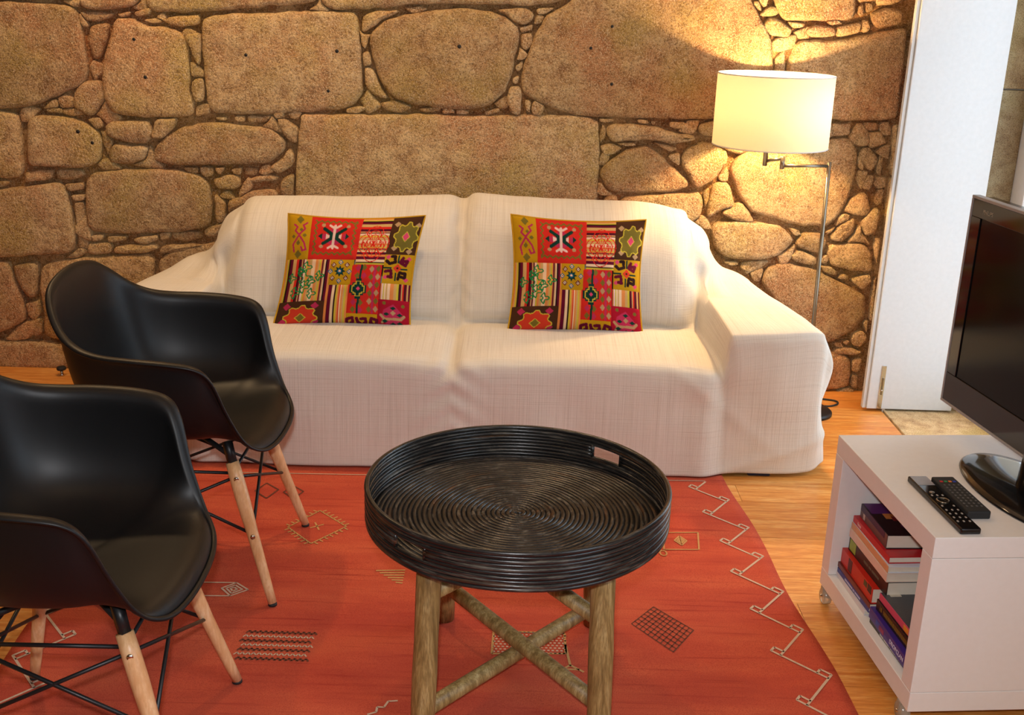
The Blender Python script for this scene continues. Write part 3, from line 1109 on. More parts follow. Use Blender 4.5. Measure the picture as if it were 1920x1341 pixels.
# barbed diamond in front of the far chair
dm = [(-0.639, 2.923), (-0.565, 3.038), (-0.47, 2.938), (-0.554, 2.826)]
lines = []
for k in range(4):
    a, b = np.array(dm[k]), np.array(dm[(k + 1) % 4])
    lines.append([a, b])
    n = np.array([-(b - a)[1], (b - a)[0]])
    n /= np.hypot(*n)
    for t in np.linspace(0.08, 0.92, 7):
        p = a + (b - a) * t
        lines.append([p, p + n * 0.016])
motif('barbed_diamond', 'thread_ochre', lines, 0.0048)
lines = []
for a in range(4):
    lines.append([(-0.556, 2.935), (-0.556 + 0.020 * math.cos(a * PI / 2 + 0.5), 2.935 + 0.026 * math.sin(a * PI / 2 + 0.5))])
motif('small_cross', 'thread_ochre', lines, 0.0048)
# small nested diamond beside the near chair
lines = []
for s in (1.0, 0.62, 0.28):
    cx, cy = -0.708, 2.561
    lines.append([(cx - 0.032 * s, cy + 0.004), (cx, cy + 0.034 * s), (cx + 0.038 * s, cy), (cx, cy - 0.034 * s), (cx - 0.032 * s, cy + 0.004)])
lines += [[(-0.80, 2.592), (-0.71, 2.595)], [(-0.80, 2.523), (-0.71, 2.527)]]
motif('nested_diamond', 'thread_white', lines, 0.005)
# rows of zigzag stitches
for r in range(7):
    yy = 2.362 - 0.019 * r
    pts = []
    x0_ = -0.626 - (0.004 * (r % 3))
    for k in range(27):
        pts.append((x0_ + k * 0.0066, yy + (0.006 if k % 2 else -0.004)))
    motif('stitched_row', 'thread_white' if r % 2 else 'thread_dark', [pts], 0.0036 if r % 2 else 0.0052)
# dark lattice diamond
A, B, Cc, D = [np.array(q) for q in ((0.322, 2.453), (0.387, 2.539), (0.475, 2.432), (0.412, 2.332))]
lines = []
for k in range(11):
    t = k / 10
    lines.append([A + (D - A) * t, B + (Cc - B) * t])
for k in range(8):
    t = k / 7
    lines.append([A + (B - A) * t, D + (Cc - D) * t])
motif('lattice_diamond', 'thread_dark', lines, 0.0032, 'dark brown stitched lattice lozenge')
# box with a small lozenge
bx = [(0.463, 2.964), (0.567, 2.972), (0.554, 2.864), (0.453, 2.858), (0.463, 2.964)]
lines = [bx]
for s in (0.018, 0.011, 0.005):
    lines.append([(0.508 - s, 2.916), (0.508, 2.916 + s * 1.6), (0.508 + s, 2.916), (0.508, 2.916 - s * 1.6), (0.508 - s, 2.916)])
lines.append([(0.448 + 0.010 * math.cos(a), 2.836 + 0.016 * math.sin(a)) for a in np.linspace(0, 2 * PI, 9)])
motif('box_motif', 'thread_ochre', lines, 0.0046)
# checkered panel under the table
lines = []
for r in range(9):
    yy = 2.31 + r * 0.011
    for k in range(17):
        xx = -0.024 + k * 0.0105 + (0.005 if r % 2 else 0)
        lines.append([(xx, yy), (xx + 0.005, yy)])
motif('checker_panel', 'thread_white', lines, 0.005)
motif('checker_outline', 'thread_ochre', [[(-0.026, 2.30), (-0.024, 2.40), (0.06, 2.40), (0.151, 2.40), (0.151, 2.31), (-0.026, 2.30)],
      [(0.151, 2.35), (0.160, 2.26)], [(0.132, 2.236), (0.160, 2.262), (0.19, 2.236)], [(0.14, 2.245), (0.18, 2.245)]], 0.006)
lines = [[(-0.351 + 0.012 * k, 2.683 - 0.012 * k), (-0.273, 2.690 - 0.014 * k)] for k in range(6)]
motif('comb_motif', 'thread_ochre', lines, 0.006)
motif('dark_lozenge', 'thread_dark', [[(-0.79, 3.162), (-0.767, 3.223), (-0.72, 3.178), (-0.743, 3.112), (-0.79, 3.162)],
      [(-0.70, 3.16), (-0.68, 3.21), (-0.64, 3.17), (-0.66, 3.115), (-0.70, 3.16)]], 0.005)
motif('step_motif', 'thread_white', [[(-0.29, 2.05), (-0.272, 2.06), (-0.272, 2.078), (-0.257, 2.078), (-0.25, 2.10), (-0.23, 2.103)]], 0.005)

# ================================================================== SOFA AND THROW
sofa = empty('sofa', (-0.19, 3.8, 0))
tag(sofa, 'low two-seat sofa on dark plinth feet hidden beneath the cream linen throw', 'sofa')


def sbox(name, lo, hi, mat, bev):
    return box(name, (lo[0] + 0.19, lo[1] - 3.8, lo[2]), (hi[0] + 0.19, hi[1] - 3.8, hi[2]), mat, sofa, bev, 3, True)


sbox('base', (-1.30, 3.43, 0.05), (0.92, 4.15, 0.27), 'sofa_fabric', 0.02)
sbox('seat_cushion', (-1.03, 3.435, 0.27), (-0.215, 3.72, 0.36), 'sofa_fabric', 0.035)
sbox('seat_cushion', (-0.165, 3.435, 0.27), (0.65, 3.72, 0.36), 'sofa_fabric', 0.035)
sbox('backrest', (-1.25, 3.96, 0.27), (0.84, 4.16, 0.48), 'sofa_fabric', 0.03)
sbox('back_cushion', (-0.93, 3.93, 0.36), (-0.24, 4.10, 0.72), 'sofa_fabric', 0.05)
sbox('back_cushion', (-0.13, 3.93, 0.36), (0.54, 4.10, 0.72), 'sofa_fabric', 0.05)
sbox('arm', (-1.29, 3.44, 0.05), (-1.11, 3.96, 0.465), 'sofa_fabric', 0.025)
sbox('arm', (0.74, 3.44, 0.05), (0.91, 3.96, 0.465), 'sofa_fabric', 0.025)
for fx in (-1.26, 0.80):
    for fy in (3.415, 4.06):
        sbox('foot', (fx, fy, 0.0075 if fy < 3.42 and fx < 0.5 else 0.0), (fx + 0.075, fy + 0.07, 0.06), 'navy', 0.004)

# throw: spline surface through a net of control points (columns along the sofa, rows from front hem to back)
SEAT = [(3.365, .013), (3.372, .12), (3.380, .25), (3.384, .335), (3.400, .368), (3.445, .382), (3.56, .392), (3.68, .398), (3.765, .402),
        (3.755, .45), (3.80, .58), (3.875, .70), (3.985, .772), (4.12, .762), (4.20, .5)]


def col_seat(x, dz_top=0.0, dy=0.0, dzs=0.0, x2=None):
    out = []
    for k, (y, z) in enumerate(SEAT):
        xx = x
        if x2 is not None and k >= 8:
            xx = x + (x2 - x) * min(1, (k - 7) / 4)
        if k >= 9:
            y2, z2 = y + dy, z + dz_top * ((k - 8) / 4 if k < 13 else 1)
        else:
            y2, z2 = y, z + (dzs if k >= 3 else 0)
        out.append((xx, y2, z2))
    return out


def col(xs, yz):
    return [(x, y, z) for x, (y, z) in zip(xs, yz)]


crease = col([.692, .690, .686, .684, .683, .680, .672, .664, .655, .652, .650, .642, .638, .63, .62],
             [(3.392, .013), (3.396, .12), (3.402, .25), (3.408, .326), (3.424, .358), (3.46, .376), (3.57, .387), (3.69, .395), (3.79, .402),
              (3.835, .46), (3.885, .58), (3.935, .68), (4.015, .725), (4.12, .72), (4.2, .5)])
arm_lo = col([.704, .703, .700, .696, .693, .688, .680, .672, .664, .664, .668, .680, .69, .69, .68],
             [(3.398, .013), (3.402, .12), (3.406, .25), (3.408, .345), (3.418, .395), (3.46, .415), (3.57, .425), (3.69, .432), (3.80, .438),
              (3.855, .50), (3.905, .575), (3.945, .65), (4.02, .69), (4.12, .69), (4.2, .5)])
arm_hi = col([.720, .718, .714, .708, .702, .698, .692, .684, .677, .682, .692, .71, .72, .72, .71],
             [(3.402, .013), (3.404, .12), (3.404, .25), (3.402, .38), (3.405, .462), (3.44, .482), (3.57, .492), (3.69, .500), (3.80, .507),
              (3.87, .535), (3.92, .575), (3.955, .625), (4.03, .655), (4.12, .65), (4.2, .5)])
arm_in = col([.755, .752, .75, .742, .730, .724, .716, .708, .703, .705, .712, .725, .735, .735, .73],
             [(3.406, .013), (3.406, .12), (3.402, .25), (3.396, .40), (3.400, .476), (3.432, .496), (3.57, .503), (3.70, .511), (3.81, .519),
              (3.885, .535), (3.94, .562), (3.985, .600), (4.04, .62), (4.12, .61), (4.2, .5)])
arm_mid = col([.87, .87, .87, .865, .86, .858, .835, .815, .795, .785, .78, .78, .78, .78, .77],
              [(3.412, .013), (3.412, .12), (3.408, .25), (3.402, .42), (3.406, .484), (3.44, .504), (3.57, .508), (3.70, .513), (3.82, .521),
               (3.90, .530), (3.95, .542), (4.0, .555), (4.06, .560), (4.13, .545), (4.2, .4)])
arm_out = col([1.0, 1.0, .998, .992, .988, .982, .958, .936, .908, .888, .866, .85, .85, .86, .90],
              [(3.428, .016), (3.430, .12), (3.430, .25), (3.428, .43), (3.432, .487), (3.46, .502), (3.58, .506), (3.70, .508), (3.83, .513),
               (3.90, .520), (3.95, .530), (4.0, .54), (4.06, .535), (4.13, .50), (4.2, .3)])
side_a = col([1.046, 1.038, 1.030, 1.030, 1.020, 1.012, .990, .975, .955, .935, .92, .91, .91, .915, .94],
             [(3.450, .035), (3.450, .13), (3.455, .24), (3.452, .40), (3.456, .462), (3.48, .472), (3.59, .474), (3.71, .472), (3.83, .472),
              (3.90, .472), (3.96, .475), (4.01, .475), (4.07, .47), (4.13, .42), (4.19, .2)])
side_b = col([1.066, 1.056, 1.042, 1.060, 1.050, 1.042, 1.025, 1.015, 1.005, .995, .985, .98, .98, .98, .98],
             [(3.475, .042), (3.485, .13), (3.49, .23), (3.48, .35), (3.488, .375), (3.51, .375), (3.61, .355), (3.72, .335), (3.83, .315),
              (3.91, .30), (3.97, .29), (4.02, .28), (4.08, .27), (4.14, .26), (4.18, .1)])
side_c = col([1.062, 1.05, 1.04, 1.05, 1.048, 1.045, 1.04, 1.035, 1.03, 1.02, 1.01, 1.0, 1.0, .99, .99],
             [(3.53, .045), (3.54, .09), (3.55, .13), (3.55, .18), (3.56, .19), (3.58, .19), (3.66, .165), (3.75, .14), (3.85, .13),
              (3.92, .12), (3.98, .12), (4.03, .12), (4.09, .12), (4.14, .12), (4.18, .05)])


def mirror(c):
    return [(-0.38 - x, y, z) for (x, y, z) in c]


right = [crease, arm_lo, arm_hi, arm_in, arm_mid, arm_out, side_a, side_b, side_c]
cols = [mirror(c) for c in reversed(right)]
cols += [col_seat(-1.02, -0.03, 0.045, -0.004, -1.0), col_seat(-0.95, -0.012, 0.0, 0.004), col_seat(-0.82, -0.005, 0, 0.008), col_seat(-0.62, 0.0, -0.01, 0.014), col_seat(-0.40, 0.006, 0, 0.010),
         col_seat(-0.25, 0.012, 0.01, 0.0), col_seat(-0.195, -0.004, 0.045, -0.022), col_seat(-0.145, 0.022, 0.005, 0.0),
         col_seat(0.02, 0.018, -0.008, 0.010), col_seat(0.24, 0.010, -0.01, 0.014), col_seat(0.46, 0.006, 0, 0.008), col_seat(0.57, -0.012, 0.0, 0.004), col_seat(0.64, -0.03, 0.045, -0.004, 0.625)]
cols += right
NET = np.array(cols)          # (ncol, nrow, 3)


def spline1(A, n):
    out = []
    N = A.shape[0]
    for i in range(N - 1):
        a, b, c, d = (A[min(max(i + k - 1, 0), N - 1)] for k in range(4))
        for j in range(n):
            t = j / n
            out.append(b + 0.5 * t * (c - a + t * (2 * a - 5 * b + 4 * c - d + t * (3 * (b - c) + d - a))))
    out.append(A[-1])
    return np.array(out)


S1 = spline1(NET, 8)
S2 = spline1(S1.transpose(1, 0, 2), 9).transpose(1, 0, 2)
nc, nr = S2.shape[:2]
# soft creases and hanging folds
du = np.gradient(S2, axis=0)
dv = np.gradient(S2, axis=1)
NRM = np.cross(du, dv)
NRM /= (np.linalg.norm(NRM, axis=2, keepdims=True) + 1e-9)
D = np.zeros((nc, nr))
for i in range(nc):
    for j in range(nr):
        x, y, z = S2[i, j]
        v = j / (nr - 1)
        d = 0.005 * noise.fractal(Vector((x * 3.2, y * 3.0, z * 3.2 + 4)), 0.8, 2.0, 3)
        if v < 0.3:                                # front drop: vertical pleats plus a few slanting creases
            hang = max(0.0, 1 - z / 0.37)
            d += hang * 0.010 * math.sin(x * 17 + 1.2 * math.sin(x * 5)) * (0.5 + 0.5 * noise.noise(Vector((x * 2, 0, 3))))
            d += 0.003 * math.sin((x * 0.9 - z * 2.6) * 16) * max(0, noise.noise(Vector((x * 2.3, 5, z * 4))) + 0.15)
            if x > 0.35:
                q = (x - 0.72) * 0.8 + (z - 0.22)
                d += 0.004 * math.exp(-(q / 0.030) ** 2) * max(0, min(1, (0.95 - x) / 0.2)) * min(1, z / 0.1)
                q = (x - 0.95) * 0.35 - (z - 0.10)
                d += 0.007 * math.exp(-(q / 0.02) ** 2)
        if x > 0.5 and v > 0.55:                   # gathered folds between back cushion and arm
            q = (x - 0.66) * 1.2 + (z - 0.60) * 0.7
            d += 0.010 * math.sin(q * 48) * math.exp(-((x - 0.69) / 0.09) ** 2) * math.exp(-((z - 0.58) / 0.10) ** 2)
        if x < -0.9 and v > 0.55:
            q = (-x - 1.04) * 1.2 + (z - 0.60) * 0.7
            d += 0.012 * math.sin(q * 46) * math.exp(-((x + 1.07) / 0.09) ** 2) * math.exp(-((z - 0.58) / 0.10) ** 2)
        # sag wrinkles around the seam between the two seats
        d += 0.004 * math.exp(-((x + 0.195) / 0.10) ** 2) * math.sin((z * 1.4 + abs(x + 0.195) * 0.9) * 60) * (1 if v < 0.33 else 0.4)
        D[i, j] = d
# outward normal should point up / forward
mid_n = NRM[nc // 2, int(nr * 0.45)]
sgn = 1.0 if mid_n[2] > 0 else -1.0
S3 = S2 + NRM * sgn * D[:, :, None]
S3[:, :, 2] = np.maximum(S3[:, :, 2], 0.0105)
S3[:, :, 1] = np.minimum(S3[:, :, 1], 4.235)
verts = S3.reshape(-1, 3)
faces = []
for i in range(nc - 1):
    for j in range(nr - 1):
        a = i * nr + j
        faces.append((a, a + nr, a + nr + 1, a + 1) if sgn > 0 else (a, a + 1, a + nr + 1, a + nr))
me = bpy.data.meshes.new('sofa_throw')
me.from_pydata(verts.tolist(), [], faces)
uu = np.concatenate([[0], np.cumsum(np.linalg.norm(np.diff(S2[:, nr // 3], axis=0), axis=1))])
vv = np.concatenate([[0], np.cumsum(np.linalg.norm(np.diff(S2[nc // 2], axis=0), axis=1))])
uvl = me.uv_layers.new(name='UVMap')
li = np.zeros(len(me.loops), dtype=np.int32)
me.loops.foreach_get('vertex_index', li)
uvd = np.stack([uu[li // nr], vv[li % nr]], 1)
uvl.data.foreach_set('uv', uvd.ravel())
throw = link_mesh('sofa_throw', me, 'linen')
tag(throw, 'cream linen throw draped over the whole sofa down to the floor', 'throw')
sm = throw.modifiers.new('thick', 'SOLIDIFY')
sm.thickness = 0.004
sm.offset = -1

# ================================================================== PATCHWORK CUSHIONS
PAL = dict(mustard=(192, 148, 22), red=(206, 44, 34), brown=(74, 44, 26), olive=(118, 106, 42), mag=(186, 48, 88), dgreen=(16, 58, 48),
           cream=(238, 206, 168), maroon=(98, 14, 44), pink=(216, 72, 112), crimson=(166, 20, 44), tan=(184, 150, 108), blue=(34, 96, 130),
           ored=(208, 62, 40), green=(24, 132, 72), white=(232, 200, 190), orange=(224, 140, 74), sand=(206, 166, 104), black=(46, 24, 22),
           yellow=(206, 186, 60), lred=(214, 40, 30))
PAL = {k: np.array(srgb(*v)[:3]) for k, v in PAL.items()}
SHAPES = []


def zc(p):
    return [((x - 150) / 1240.0, (y - 150) / 1060.0) for x, y in p]


def S_poly(c, *p):
    SHAPES.append(('poly', c, np.array(zc(p))))


def S_line(c, w, *p):
    SHAPES.append(('line', c, np.array(zc(p)), w / 1240.0))


def S_ell(c, x, y, rx, ry):
    SHAPES.append(('ell', c, (x - 150) / 1240.0, (y - 150) / 1060.0, rx / 1240.0, ry / 1060.0))


def S_dia(c, x, y, rx, ry):
    S_poly(c, (x - rx, y), (x, y - ry), (x + rx, y), (x, y + ry))


PATCHES = [  # u0,u1,v0,v1,base
    (0.0, .18, 0.0, .41, 'mustard'), (.18, .56, 0.0, .41, 'red'), (.56, .78, 0.0, .455, 'hstripe'), (.78, 1.0, 0.0, .355, 'brown'),
    (.78, 1.0, .355, .62, 'mustard'), (0.0, .37, .41, .79, 'vstripe'), (.37, .55, .41, .645, 'mustard'), (.36, .53, .645, 1.0, 'vstripe'),
    (.53, .77, .455, .905, 'red'), (.77, 1.0, .62, .765, 'vstripe'), (0.0, .36, .79, 1.0, 'brown'), (.53, .76, .905, 1.0, 'mustard'),
    (.76, 1.0, .765, 1.0, 'crimson')]
# mustard panel with magenta scrolls
S_dia('olive', 268, 195, 36, 42); S_dia('olive', 268, 535, 36, 42); S_dia('olive', 285, 295, 20, 20); S_dia('olive', 262, 425, 22, 28)
S_dia('olive', 322, 350, 22, 20); S_dia('olive', 210, 365, 20, 18)
S_line('mag', 18, (215, 250), (245, 270), (225, 310), (265, 345), (320, 285), (300, 250), (335, 225))
S_line('mag', 18, (225, 510), (210, 440), (265, 350), (320, 420), (345, 490), (310, 500), (295, 465))
# red panel with zigzag frame and bone cross
zf = []
for k in range(15):
    zf.append((415 + k * 27, 190 + (22 if k % 2 else 0)))
for k in range(12):
    zf.append((800 + (-22 if k % 2 else 0), 205 + k * 27))
for k in range(15):
    zf.append((793 - k * 27, 535 + (-22 if k % 2 else 0)))
for k in range(12):
    zf.append((412 + (22 if k % 2 else 0), 515 - k * 27))
S_line('olive', 15, *zf)
for (x, y) in ((492, 238), (725, 245), (490, 455), (725, 452)):
    S_ell('tan', x, y, 19, 17)
S_poly('mag', (545, 300), (600, 255), (665, 300), (665, 420), (600, 450), (540, 420)); S_poly('mag', (490, 330), (530, 320), (530, 385), (490, 380))
S_poly('mag', (690, 330), (720, 320), (720, 385), (690, 380))
S_poly('dgreen', (448, 352), (490, 318), (490, 385)); S_poly('dgreen', (750, 352), (712, 318), (712, 385))
S_poly('white', (525, 325), (580, 352), (525, 380)); S_poly('white', (675, 325), (630, 352), (675, 380))
S_line('dgreen', 34, (505, 275), (575, 325), (575, 375), (505, 425)); S_line('dgreen', 34, (700, 275), (632, 325), (632, 375), (700, 425))
S_line('white', 24, (603, 240), (603, 470)); S_line('white', 22, (555, 238), (590, 262), (615, 262), (652, 238)); S_line('white', 22, (558, 470), (590, 448), (615, 448), (654, 470))
# red lace on horizontal stripes
for s in (1.0, 0.75, 0.5):
    pts = [(985 + s * 115 * (math.cos(a) + 0.25 * math.cos(5 * a)), 420 + s * 150 * (math.sin(a) + 0.22 * math.sin(5 * a))) for a in np.linspace(0, 2 * PI, 60)]
    S_line('lred', 8, *pts)
pts = [(870 + 9 * k, 425 + 34 * math.sin(k * 1.9)) for k in range(27)]
S_line('lred', 7, *pts)
for k in range(5):
    S_line('lred', 6, (985 - 90 + 45 * k, 300), (985 + 90 - 45 * k, 540))
# brown panel with olive medallion
for (x, y) in ((1170, 225), (1360, 245), (1185, 462), (1330, 495)):
    S_dia('tan', x, y, 30, 28)


def medallion(c, edge, cx, cy, rx, ry, cc):
    o, i = [], []
    for k in range(32):
        a = 2 * PI * k / 32
        r = (1.0, 1.0, 0.80, 0.80)[k % 4]
        o.append((cx + rx * r * math.cos(a), cy + ry * r * math.sin(a)))
    S_poly(c, *o)
    S_line(edge, 9, *(o + [o[0]]))
    S_dia(edge, cx, cy, rx * 0.34, ry * 0.38)
    S_dia(cc, cx, cy, rx * 0.27, ry * 0.31)


medallion('olive', 'yellow', 1272, 352, 112, 145, 'pink')
# mustard panel with dark hooks
for (x, y) in ((1150, 550), (1345, 570), (1145, 745), (1338, 765)):
    S_dia('pink', x, y, 26, 24)
for (c, pts) in (('black', [(1185, 545), (1215, 545), (1220, 600), (1170, 615), (1140, 590)]), ('maroon', [(1290, 560), (1265, 600), (1320, 630), (1335, 590), (1300, 590)]),
                 ('maroon', [(1140, 690), (1190, 680), (1200, 745), (1170, 740)]), ('black', [(1265, 760), (1275, 700), (1325, 705), (1325, 745), (1295, 740)])):
    S_line(c, 30, *pts)
for (x, y, a) in ((1250, 570, 0), (1155, 655, 1), (1305, 668, 1), (1238, 740, 0)):
    S_line('dgreen', 16, *(((x, y - 32), (x, y + 32)) if a == 0 else ((x - 32, y), (x + 32, y))))
S_dia('ored', 1248, 657, 40, 42); S_dia('black', 1248, 657, 11, 12)
# green scribble on vertical stripes
for (gx, gy, gr) in ((375, 660, 55), (240, 765, 45), (510, 745, 50), (370, 770, 85), (290, 905, 55), (450, 915, 50), (370, 850, 60), (320, 700, 40), (430, 800, 50)):
    S_line('green', 11, *[(gx + gr * math.cos(a) * (0.6 + 0.4 * math.cos(3 * a)), gy + gr * math.sin(a) * (0.7 + 0.3 * math.cos(4 * a))) for a in np.linspace(0, 2 * PI, 40)])
# star panel
for k in range(8):
    a = 2 * PI * k / 8
    x, y = 706 + 90 * math.cos(a), 703 + 92 * math.sin(a)
    S_dia('maroon' if k % 2 else 'blue', x, y, 26, 28); S_dia('cream', x, y, 15, 17); S_dia('blue' if k % 2 else 'maroon', x, y, 7, 8)
S_poly('dgreen', *[(706 + (56 if k % 2 == 0 else 32) * math.cos(PI * k / 8), 700 + (58 if k % 2 == 0 else 32) * math.sin(PI * k / 8)) for k in range(16)])
S_ell('blue', 704, 698, 22, 22); S_ell('cream', 704, 698, 11, 11)
# red panel with green cross and leaves
S_line('mag', 20, (1042, 650), (1042, 1095))
for k in range(6):
    yy = 665 + k * 78
    S_dia('tan' if k % 2 == 0 else 'olive', 1012, yy + 10, 24, 34); S_dia('olive' if k % 2 == 0 else 'tan', 1074, yy + 5, 24, 34)
for (x, y, c) in ((880, 665, 'mag'), (945, 740, 'mag'), (880, 740, 'olive'), (940, 660, 'olive'), (865, 1000, 'mag'), (930, 1075, 'mag'), (930, 1005, 'olive'), (865, 1070, 'olive')):
    S_dia(c, x, y, 26, 34)
S_line('dgreen', 20, (912, 640), (905, 1100))
CR = [(-28, -100), (28, -100), (28, -60), (55, -60), (55, -35), (80, -35), (80, 45), (55, 45), (55, 65), (28, 65), (28, 100), (-28, 100), (-28, 65), (-55, 65), (-55, 45), (-80, 45), (-80, -35), (-55, -35), (-55, -60), (-28, -60)]
S_poly('dgreen', *[(900 + x, 868 + y) for x, y in CR])
S_line('yellow', 9, *[(900 + x * 0.72, 868 + y * 0.72) for x, y in CR + CR[:1]])
S_dia('pink', 903, 868, 20, 20)
# brown panel with red medallion
for (x, y) in ((243, 1035), (512, 1035), (225, 1180), (520, 1185)):
    S_dia('mag', x, y, 40, 34)
medallion('ored', 'yellow', 385, 1145, 160, 118, 'olive')
# mustard strip with maroon scroll
S_line('maroon', 30, (820, 1235), (815, 1165), (865, 1150), (870, 1190), (840, 1215)); S_line('maroon', 30, (905, 1155), (915, 1190), (955, 1215), (990, 1190), (985, 1155), (945, 1160))
S_line('maroon', 30, (1080, 1235), (1090, 1165), (1040, 1150), (1030, 1190), (1065, 1215)); S_line('maroon', 24, (945, 1215), (945, 1260))
# crimson panel
S_poly('mag', (1150, 1060), (1240, 1000), (1330, 1090), (1280, 1200), (1190, 1210), (1130, 1140))
S_line('tan', 24, (1125, 1110), (1160, 1145), (1310, 1140), (1340, 1110)); S_line('tan', 20, (1140, 1180), (1160, 1145))
for (x, y) in ((1178, 1098), (1300, 1100), (1238, 1040), (1165, 1165), (1300, 1180), (1240, 1190)):
    S_dia('dgreen', x, y, 30, 18)
S_dia('tan', 1240, 1085, 26, 24)
for (x, y) in ((1155, 995), (1330, 1015), (1352, 1195), (1150, 1215)):
    S_ell('olive', x, y, 16, 16)
STRIPE = ['orange', 'sand', 'sand', 'maroon', 'yellow', 'cream', 'orange', 'black', 'white', 'maroon', 'yellow', 'sand', 'orange', 'cream', 'red', 'sand', 'black', 'cream', 'maroon', 'orange']


def inpoly(P, U, V):
    r = np.zeros(U.shape, bool)
    for k in range(len(P)):
        ax, ay = P[k]
        bx_, by_ = P[(k + 1) % len(P)]
        if ay == by_:
            continue
        r ^= ((ay > V) != (by_ > V)) & (U < (bx_ - ax) * (V - ay) / (by_ - ay) + ax)
    return r


def paint(patch, U, V):
    u0, u1, v0, v1, base = patch
    if base == 'vstripe':
        idx = (np.floor((U + 0.013 * np.sin(U * 40)) * 70).astype(int) * 7 // 3) % len(STRIPE)
        C = np.array([PAL[s] for s in STRIPE])[idx]
    elif base == 'hstripe':
        idx = (np.floor((V + 0.013 * np.sin(V * 40)) * 70).astype(int) * 7 // 3) % len(STRIPE)
        C = np.array([PAL[s] for s in STRIPE])[idx]
    else:
        C = np.tile(PAL[base], U.shape + (1,))
    asp = 1060.0 / 1240.0
    for s in SHAPES:
        if s[0] == 'poly':
            P = s[2]
            lo, hi = P.min(0), P.max(0)
            if hi[0] < u0 or lo[0] > u1 or hi[1] < v0 or lo[1] > v1:
                continue
            m = inpoly(P, U, V)
        elif s[0] == 'ell':
            m = ((U - s[2]) / s[4]) ** 2 + ((V - s[3]) / s[5]) ** 2 < 1
        else:
            P, w = s[2], s[3]
            lo, hi = P.min(0) - w, P.max(0) + w
            if hi[0] < u0 or lo[0] > u1 or hi[1] < v0 or lo[1] > v1:
                continue
            m = np.zeros(U.shape, bool)
            for a, b in zip(P[:-1], P[1:]):
                d = b - a
                dx, dy = d[0], d[1] * asp
                L = dx * dx + dy * dy + 1e-12
                t = np.clip(((U - a[0]) * dx + (V - a[1]) * asp * dy) / L, 0, 1)
                e = (U - a[0] - t * dx) ** 2 + ((V - a[1]) * asp - t * dy) ** 2
                m |= e < (w / 2) ** 2
        C[m] = PAL[s[1]]
    return C


CW, CH, CT = 0.240, 0.204, 0.074


def cushion_pt(u, v, side=1.0):
    """u,v in -1..1 ; returns local x,z and depth (front is -y)"""
    bow = 0.075
    x = CW * u * (1 - bow * (1 - v * v))
    z = CH * v * (1 - bow * (1 - u * u))
    t = ((1 - np.abs(u) ** 2.2) * (1 - np.abs(v) ** 2.2)).clip(0) ** 0.62
    return x, -side * t, z


def make_cushion(shx=0.0, wid=1.0):
    root = empty('patchwork_cushion')
    for pt in PATCHES:
        u0, u1, v0, v1, base = pt
        n = max(4, int((u1 - u0) * 250))
        m = max(4, int((v1 - v0) * 215))
        U, V = np.meshgrid(np.linspace(u0, u1, n + 1), np.linspace(v0, v1, m + 1))
        C = paint(pt, np.clip(U, u0 + 1e-4, u1 - 1e-4), np.clip(V, v0 + 1e-4, v1 - 1e-4))
        x, t, z = cushion_pt(2 * U - 1, 1 - 2 * V)
        du_ = np.minimum(U - u0, u1 - U)
        dv_ = np.minimum(V - v0, v1 - V)
        puff = 0.0022 * (1 - np.exp(-np.minimum(du_, dv_) / 0.018))
        wr = np.array([[noise.fractal(Vector((a_ * 5.5 + shx * 40, b_ * 5.5, 2.0)), 0.8, 2.0, 2) for a_, b_ in zip(ra, rb)] for ra, rb in zip(U, V)])
        y = t * CT - puff + 0.0065 * wr * np.minimum(1.0, -t * 2.0)
        P = np.stack([x * wid + shx * z, y, z], 2).reshape(-1, 3)
        F = []
        for j in range(m):
            for i in range(n):
                a = j * (n + 1) + i
                F.append((a, a + n + 1, a + n + 2, a + 1))
        me = bpy.data.meshes.new('patch')
        me.from_pydata(P.tolist(), [], F)
        ca = me.color_attributes.new('Col', 'FLOAT_COLOR', 'POINT')
        cc = np.concatenate([C.reshape(-1, 3), np.ones((P.shape[0], 1))], 1)
        ca.data.foreach_set('color', cc.ravel())
        uvl = me.uv_layers.new(name='UVMap')
        li = np.zeros(len(me.loops), dtype=np.int32)
        me.loops.foreach_get('vertex_index', li)
        uvl.data.foreach_set('uv', np.stack([U.ravel()[li], V.ravel()[li]], 1).ravel())
        link_mesh('patch', me, 'patch', root)
    n = 24
    U, V = np.meshgrid(np.linspace(-1, 1, n + 1), np.linspace(-1, 1, n + 1))
    x, t, z = cushion_pt(U, V, -1.0)
    P = np.stack([x * wid + shx * z, t * CT * 0.6, z], 2).reshape(-1, 3)
    F = [(j * (n + 1) + i, j * (n + 1) + i + 1, (j + 1) * (n + 1) + i + 1, (j + 1) * (n + 1) + i) for j in range(n) for i in range(n)]
    from_data('back_panel', P, F, 'cushion_back', root)
    path = []
    for (a, b) in (((-1, -1), (1, -1)), ((1, -1), (1, 1)), ((1, 1), (-1, 1)), ((-1, 1), (-1, -1))):
        for k in range(20):
            s = k / 20
            u, v = a[0] + (b[0] - a[0]) * s, a[1] + (b[1] - a[1]) * s
            x, t, z = cushion_pt(np.array(u), np.array(v))
            path.append((float(x) * wid * 1.005 + shx * float(z), 0, float(z) * 1.005))
    tube('piping', path, 0.0034, 'piping', root, 8, closed=True)
    return root


